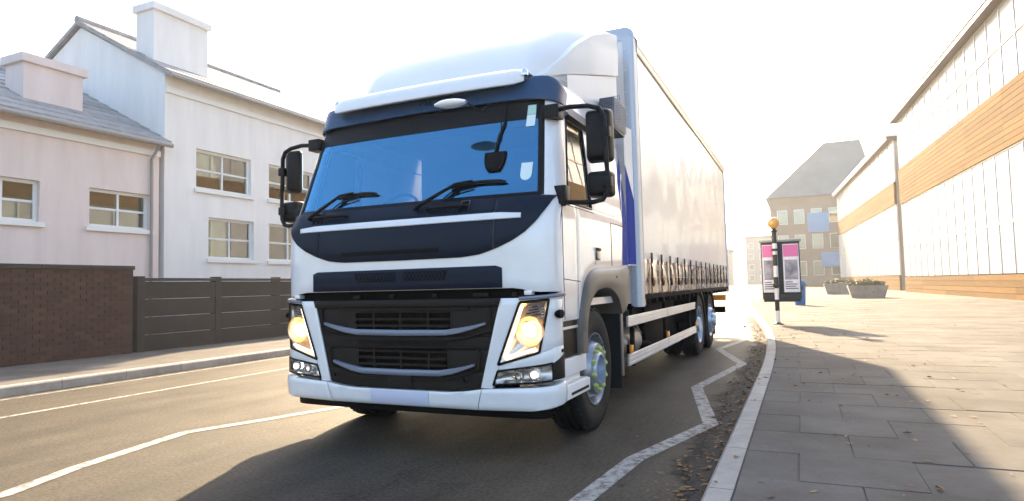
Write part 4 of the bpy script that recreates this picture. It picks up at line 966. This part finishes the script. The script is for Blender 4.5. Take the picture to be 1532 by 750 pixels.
# ---- wheels
def wheel(name, y, sg, kind, parent=T):
    w_ = empty(name, (0, y, .515), parent)
    x0 = .90 if kind == 'front' else .88
    xo = 1.205 if kind == 'front' else 1.235; R0 = .515; wd = .30 if kind == 'front' else .29
    # tyre section
    prof = [(xo-wd+.02, .30), (xo-wd, .36), (xo-wd+.005, .44), (xo-wd+.03, .50), (xo-wd+.05, R0-.004)]
    for k in range(5):
        a = xo-wd+.05+k*(wd-.10)/4
        if k: prof += [(a-.010, R0), (a-.009, R0-.014), (a+.009, R0-.014), (a+.010, R0)]
    prof = prof[:-4]+[(xo-.05, R0-.004), (xo-.03, .502), (xo-.018, .485), (xo-.008, .462), (xo-.004, .455), (xo-.0, .43), (xo, .40), (xo-.004, .36), (xo-.012, .325), (xo-.014, .318), (xo-.022, .315), (xo-.03, .300), (xo-.06, .285)]
    def put(mb, *a, **k): return (mb if sg == 1 else mb.mirror()).build(*a, **k)
    m = MB().lathe(prof, 64, 'X'); t = put(m, 'tyre', 'rubber', w_, smooth=50)
    # shoulder tread blocks
    m = MB()
    for k in range(54):
        a = 2*math.pi*k/54
        for (x_a, x_b) in ((xo-.062, xo-.016), (xo-wd+.016, xo-wd+.062)):
            pts = []
            for rr, xx in ((R0-.02, x_a), (R0-.02, x_b), (R0+.004, x_b-.012 if x_b > xo-.1 else x_b), (R0+.004, x_a)):
                pts.append((rr, xx))
            q = []
            for da in (-.033, .033):
                q += [(xx, rr*math.cos(a+da), rr*math.sin(a+da)) for rr, xx in pts]
            m.add(q, [(0, 1, 2, 3), (7, 6, 5, 4), (0, 4, 5, 1), (1, 5, 6, 2), (2, 6, 7, 3), (3, 7, 4, 0)])
    put(m, 'tread_blocks', 'rubber', t, smooth=0, kind='stuff')
    if kind == 'front':
        m = MB().lathe([(xo-.05, .288), (xo-.018, .308), (xo-.010, .306), (xo-.012, .296), (xo-.04, .282), (xo-.10, .270), (xo-.10, .262), (xo-.04, .235), (xo+.002, .218), (xo+.012, .210), (xo+.012, .145), (xo, .135)], 48, 'X'); r_ = put(m, 'rim', 'rim_grey', w_, smooth=30)
        m = MB().lathe([(xo-.0, .15), (xo+.03, .138), (xo+.036, .128), (xo+.036, .118), (xo-.02, .112), (xo-.06, .10), (xo-.06, 0)], 32, 'X'); put(m, 'hub', 'drum_blue', w_)
        nx, nr, nn = xo+.012, .172, 10
    else:
        m = MB().lathe([(xo-.05, .288), (xo-.018, .308), (xo-.010, .306), (xo-.012, .296), (xo-.05, .280), (xo-.14, .262), (xo-.16, .22), (xo-.17, .14), (xo-.17, .13)] if kind == 'drive' else
                        [(xo-.05, .288), (xo-.018, .308), (xo-.010, .306), (xo-.012, .296), (xo-.04, .282), (xo-.10, .27), (xo-.03, .24), (xo+.02, .225), (xo+.03, .215), (xo+.03, .145)], 48, 'X'); r_ = put(m, 'rim', 'drum_blue', w_, smooth=30)
        m = MB().lathe([(xo-.17, .14), (xo-.03, .125), (xo-.01, .11), (xo, .0)] if kind == 'drive' else [(xo+.02, .14), (xo+.07, .125), (xo+.09, .10), (xo+.09, 0)], 32, 'X'); put(m, 'hub', 'drum_blue', w_)
        nx, nr, nn = (xo-.165, .185, 10) if kind == 'drive' else (xo+.03, .180, 10)
    for k in range(nn):
        a = 2*math.pi*(k+.3)/nn; c = (nx, nr*math.cos(a), nr*math.sin(a))
        n_ = put(MB().lathe([(0, .021), (.006, .021), (.006, .016), (.026, .015), (.030, .011), (.030, 0)], 6, 'X', c), 'wheel_nut', 'nut_green' if kind == 'front' else 'rim_grey', w_, smooth=0)
        if kind == 'front':
            d = Vector((0, -math.sin(a), math.cos(a))); e = Vector((0, math.cos(a), math.sin(a))); o = Vector(c)+Vector((.012, 0, 0))
            q = [o+e*.018, o-e*.018, o+d*.034]
            put(MB().add([p for p in q]+[p+Vector((.008, 0, 0)) for p in q], [(0, 1, 2), (3, 5, 4), (0, 3, 4, 1), (1, 4, 5, 2), (2, 5, 3, 0)]), 'nut_pointer', 'nut_green', n_, smooth=0)
    if kind == 'drive':    # inner twin tyre
        put(MB().lathe([(a-.33, b) for a, b in prof], 48, 'X'), 'inner_tyre', 'rubber', w_, smooth=50)
    return w_
FY_, RY_, TY_ = 1.17, 7.13, 8.50
for sg in (1, -1):
    wheel('front_wheel', FY_, sg, 'front'); wheel('drive_wheel', RY_, sg, 'drive'); wheel('tag_wheel', TY_, sg, 'tag')
for y in (FY_, RY_, TY_): MB().tube([(-.9, y, .515), (.9, y, .515)], .075, 12).build('axle', 'chassis', T)
for sg in (1, -1):
    def put(mb, *a, **k): return (mb if sg == 1 else mb.mirror()).build(*a, **k)
    for y in (RY_, TY_):
        m = MB(); rows = []
        for k in range(15):
            a = math.pi*(k/14)*.92+math.pi*.04
            rows.append([(x, y-.60*math.cos(a), .515+.585*math.sin(a)) for x in (.70, 1.245, 1.25, 1.24)]); rows[-1][3] = (1.24, y-.565*math.cos(a), .515+.555*math.sin(a))
        m.grid(rows); put(m, 'rear_mudguard', 'black_plastic', T)
        put(bx((.62, y+.60, .20), (1.23, y+.625, .72), .005), 'rear_mudflap', 'rubber', T)

# ---- chassis
for x in (-.43, .36): bx((x, .9, .72), (x+.07, 11.3, 1.0)).build('chassis_rail', 'chassis', T, smooth=0)
for k in range(22): bx((-1.24, 2.75+k*.41, 1.0), (1.24, 2.83+k*.41, 1.095)).build('cross_bearer', 'chassis', T, smooth=0)
bx((.42, 2.3, .42), (1.02, 3.5, .95), .04).build('battery_box', 'chassis', T)
m = MB().lathe([(2.25, 0), (2.26, .10), (2.29, .15), (2.34, .165), (3.05, .165), (3.10, .15), (3.13, .10), (3.14, 0)], 28, 'Y', (1.0, 0, .60)); m.build('air_tank', 'tank_grey', T)
bx((.50, 3.75, .40), (1.05, 5.0, .98), .05).build('fuel_tank', 'chassis', T)
bx((-1.1, 2.4, .45), (-.5, 4.6, .95), .05).build('fuel_tank', 'chassis', T)
bx((.5, 5.2, .5), (.95, 6.3, .98), .03).build('tool_box', 'chassis', T)
MB().tube([(.95, 3.35, .55), (1.10, 3.65, .50), (1.12, 3.9, .43)], .035, 8).build('air_hose', 'chassis', T)
MB().tube([(1.05, 2.75, .98), (1.1, 2.95, .82), (1.12, 3.2, .66)], .012, 8).build('air_line', 'tank_grey', T)
bx((-.6, .6, .32), (.6, .9, .60), .03).build('front_axle_beam', 'chassis', T); bx((-.4, .5, .45), (.4, 2.1, 1.05), .05).build('engine', 'chassis', T)
# side guards, both sides
for sg in (1, -1):
    def put(mb, *a, **k): return (mb if sg == 1 else mb.mirror()).build(*a, **k)
    for z0, z1 in ((.80, .907), (.41, .523)):
        for ya, yb in ((2.19, 4.245), (4.275, 6.66)):
            m = MB(); h = z1-z0; pr = [(0, 0), (.018, 0), (.022, .06*h), (.022, .24*h), (.014, .27*h), (.014, .33*h), (.022, .36*h), (.022, .62*h), (.014, .65*h), (.014, .71*h), (.022, .74*h), (.022, .94*h), (.018, h), (0, h)]
            m.prism([(1.212+a, z0+b) for a, b in pr], 'Y', ya, yb); put(m, 'side_guard_rail', 'aluminium', T, smooth=0)
    for y in (2.5, 4.26, 6.2): put(bx((1.17, y-.03, .38), (1.2115, y+.03, 1.0)), 'guard_bracket', 'chassis', T, smooth=0)
    for y, z in ((2.27, .575), (4.21, .575), (6.62, .575)):
        o = put(bx((1.19, y-.03, z-.045), (1.225, y+.03, z+.045), .006), 'marker_holder', 'black_plastic', T); put(bx((1.225, y-.045, z-.04), (1.25, y+.045, z+.04), .010), 'marker_light', 'orange_lens', o)
# ---- box body
X1 = 1.275; Y0, Y1, Z0, ZT = 2.60, 11.62, 1.10, 4.00
bx((-1.26, Y0+.05, 1.096), (1.26, Y1-.02, 1.18)).build('load_floor', 'chassis', T, smooth=0)
bx((-1.175, Y0+.004, 1.02), (1.175, Y0+.05, 3.90)).build('headboard', 'fairing_white', T, smooth=0)
for sg in (1, -1):
    def put(mb, *a, **k): return (mb if sg == 1 else mb.mirror()).build(*a, **k)
    m = MB(); r = .05; pts = [(1.172, Y0-.005)]+[(X1+.004-r+r*math.sin(math.pi/2*k/6), Y0-.005+r-r*math.cos(math.pi/2*k/6)) for k in range(7)]+[(X1+.004, Y0+.17), (X1-.05, Y0+.17), (1.172, Y0+.06)]
    m.prism(pts, 'Z', .985, 3.92); po = put(m, 'corner_post', 'alu_post', T, smooth=40)
    for k in range(12): put(MB().lathe([(Y0-.005, .008), (Y0-.009, .006), (Y0-.010, 0)], 8, 'Y', (1.19, 0, 1.15+k*.24)), 'rivet', 'aluminium', po)
    put(bx((X1-.02, Y0+.175, 1.0), (X1+.004, Y0+.21, 3.86)), 'seal_strip', 'frame_grey', po, smooth=0)
    put(bx((1.20, Y1-.14, 1.0), (X1+.006, Y1, 3.93), .01), 'rear_post', 'alu_post', T)
    # curtain: gently rippled sheet
    m = MB(); rows = []
    for i in range(91):
        y = lerp(Y0+.175, Y1-.141, i/90); row = []
        for k in range(13):
            z = lerp(1.50, 3.80, k/12); rip = .004*math.sin(y*5.5+math.sin(z*2))*(1-k/12)**.5+.003*math.sin(y*1.3+z)
            row.append((X1-.010+rip, y, z))
        rows.append(row)
    m.grid(rows); cu = put(m, 'curtain', 'curtain', T, smooth=60)
    m = MB(); rows = []
    for i in range(241):
        y = lerp(Y0+.175, Y1-.141, i/240); ph = ((y-3.13) % .565)/.565
        pul = abs(math.sin(math.pi*ph))**.6
        row = []
        for k, z in enumerate((1.505, 1.46, 1.41, 1.36, 1.30, 1.24, 1.18, 1.12)):
            row.append((X1-.012+.016*pul*math.sin(math.pi*min(1, (k+.3)/7.6))+.004*math.sin(y*9+z*17), y, z))
        rows.append(row)
    m.grid(rows); put(m, 'curtain_skirt', 'curtain_hem', T, smooth=60)
    for i in range(15):
        y = 3.13+i*.565
        s_ = put(bx((X1+.006, y-.022, 1.10), (X1+.012, y+.022, 1.54)), 'curtain_strap', 'strap', T, smooth=0)
        put(bx((X1+.010, y-.035, 1.46), (X1+.024, y+.035, 1.58), .005), 'strap_patch', 'strap', s_)
        m = MB(); m.hexa([(X1+.008, y-.03, 1.24), (X1+.03, y-.03, 1.24), (X1+.03, y+.05, 1.20), (X1+.008, y+.05, 1.20), (X1+.008, y-.035, 1.30), (X1+.035, y-.035, 1.30), (X1+.035, y+.065, 1.25), (X1+.008, y+.065, 1.25)])
        m.tube([(X1+.02, y, 1.31), (X1+.028, y-.04, 1.40), (X1+.018, y-.075, 1.46)], .008, 6); put(m, 'buckle', 'strap', s_)
    put(bx((X1-.03, Y0+.172, 1.06), (X1+.005, Y1-.142, 1.115), .006), 'side_raves', 'chassis', T)
    m = MB(); m.prism([(X1-.06, 3.80), (X1+.006, 3.79), (X1+.012, 3.81), (X1+.012, 3.865), (X1+.018, 3.875), (X1+.018, 3.935), (X1-.005, 3.97), (X1-.06, 3.98)], 'Y', Y0+.172, Y1-.002); put(m, 'top_rail', 'rail_gold', T, smooth=0)
m = MB(); rows = []
for y, dz, dy in ((Y0-.004, -.17, 0), (Y0-.002, -.06, 0), (Y0+.02, -.02, 0), (Y0+.06, 0, 0), (Y0+.17, .004, 0), (Y0+.30, -.03, 0), (Y0+.5, -.058, 0)):
    rows.append([(x*.999, y+(.03 if abs(x) > 1.25 else 0), ZT+.06+dz-e*1.35) for x, e in ((-1.282, .09), (-1.275, .05), (-1.255, .018), (-1.2, 0), (0, -.004), (1.2, 0), (1.255, .018), (1.275, .05), (1.282, .09))])
m.grid(rows); m.build('front_cap', 'alu_post', T, smooth=60)
bx((-1.24, Y0+.17, 3.975), (1.24, Y1, 4.003)).build('roof_sheet', 'fairing_white', T, smooth=0)
rd = bx((-1.25, Y1-.06, 1.05), (1.25, Y1-.001, 3.95)).build('rear_door', 'fairing_white', T, smooth=0)
bx((-1.20, Y1-.3, .52), (1.20, Y1-.16, .66), .01).build('rear_underrun_bar', 'chassis', T)
for x in (-.6, .55): bx((x, Y1-.35, .60), (x+.06, Y1-.2, 1.0)).build('underrun_bracket', 'chassis', T, smooth=0)
for sg in (1, -1): bx((sg*1.05-.17, Y1-.25, .80), (sg*1.05+.17, Y1-.12, .93), .01).build('tail_lamp', 'orange_lens', T)

# ---------------------------------------------------------------- haze
hz = bx((-620, -220, -1.1), (620, 1220, 27)).build('haze', 'white_paint', smooth=0, label='thin bright haze in the air along the street', cat='haze', kind='stuff')
hm = bpy.data.materials.new('haze_air'); hm.use_nodes = True; hn = hm.node_tree.nodes; hn.clear()
ho_ = hn.new('ShaderNodeOutputMaterial'); pv = hn.new('ShaderNodeVolumePrincipled')
pv.inputs['Color'].default_value = (.97, .97, .98, 1); pv.inputs['Density'].default_value = .0008; pv.inputs['Anisotropy'].default_value = .3
hm.node_tree.links.new(pv.outputs[0], ho_.inputs['Volume'])
hz.data.materials.clear(); hz.data.materials.append(hm)
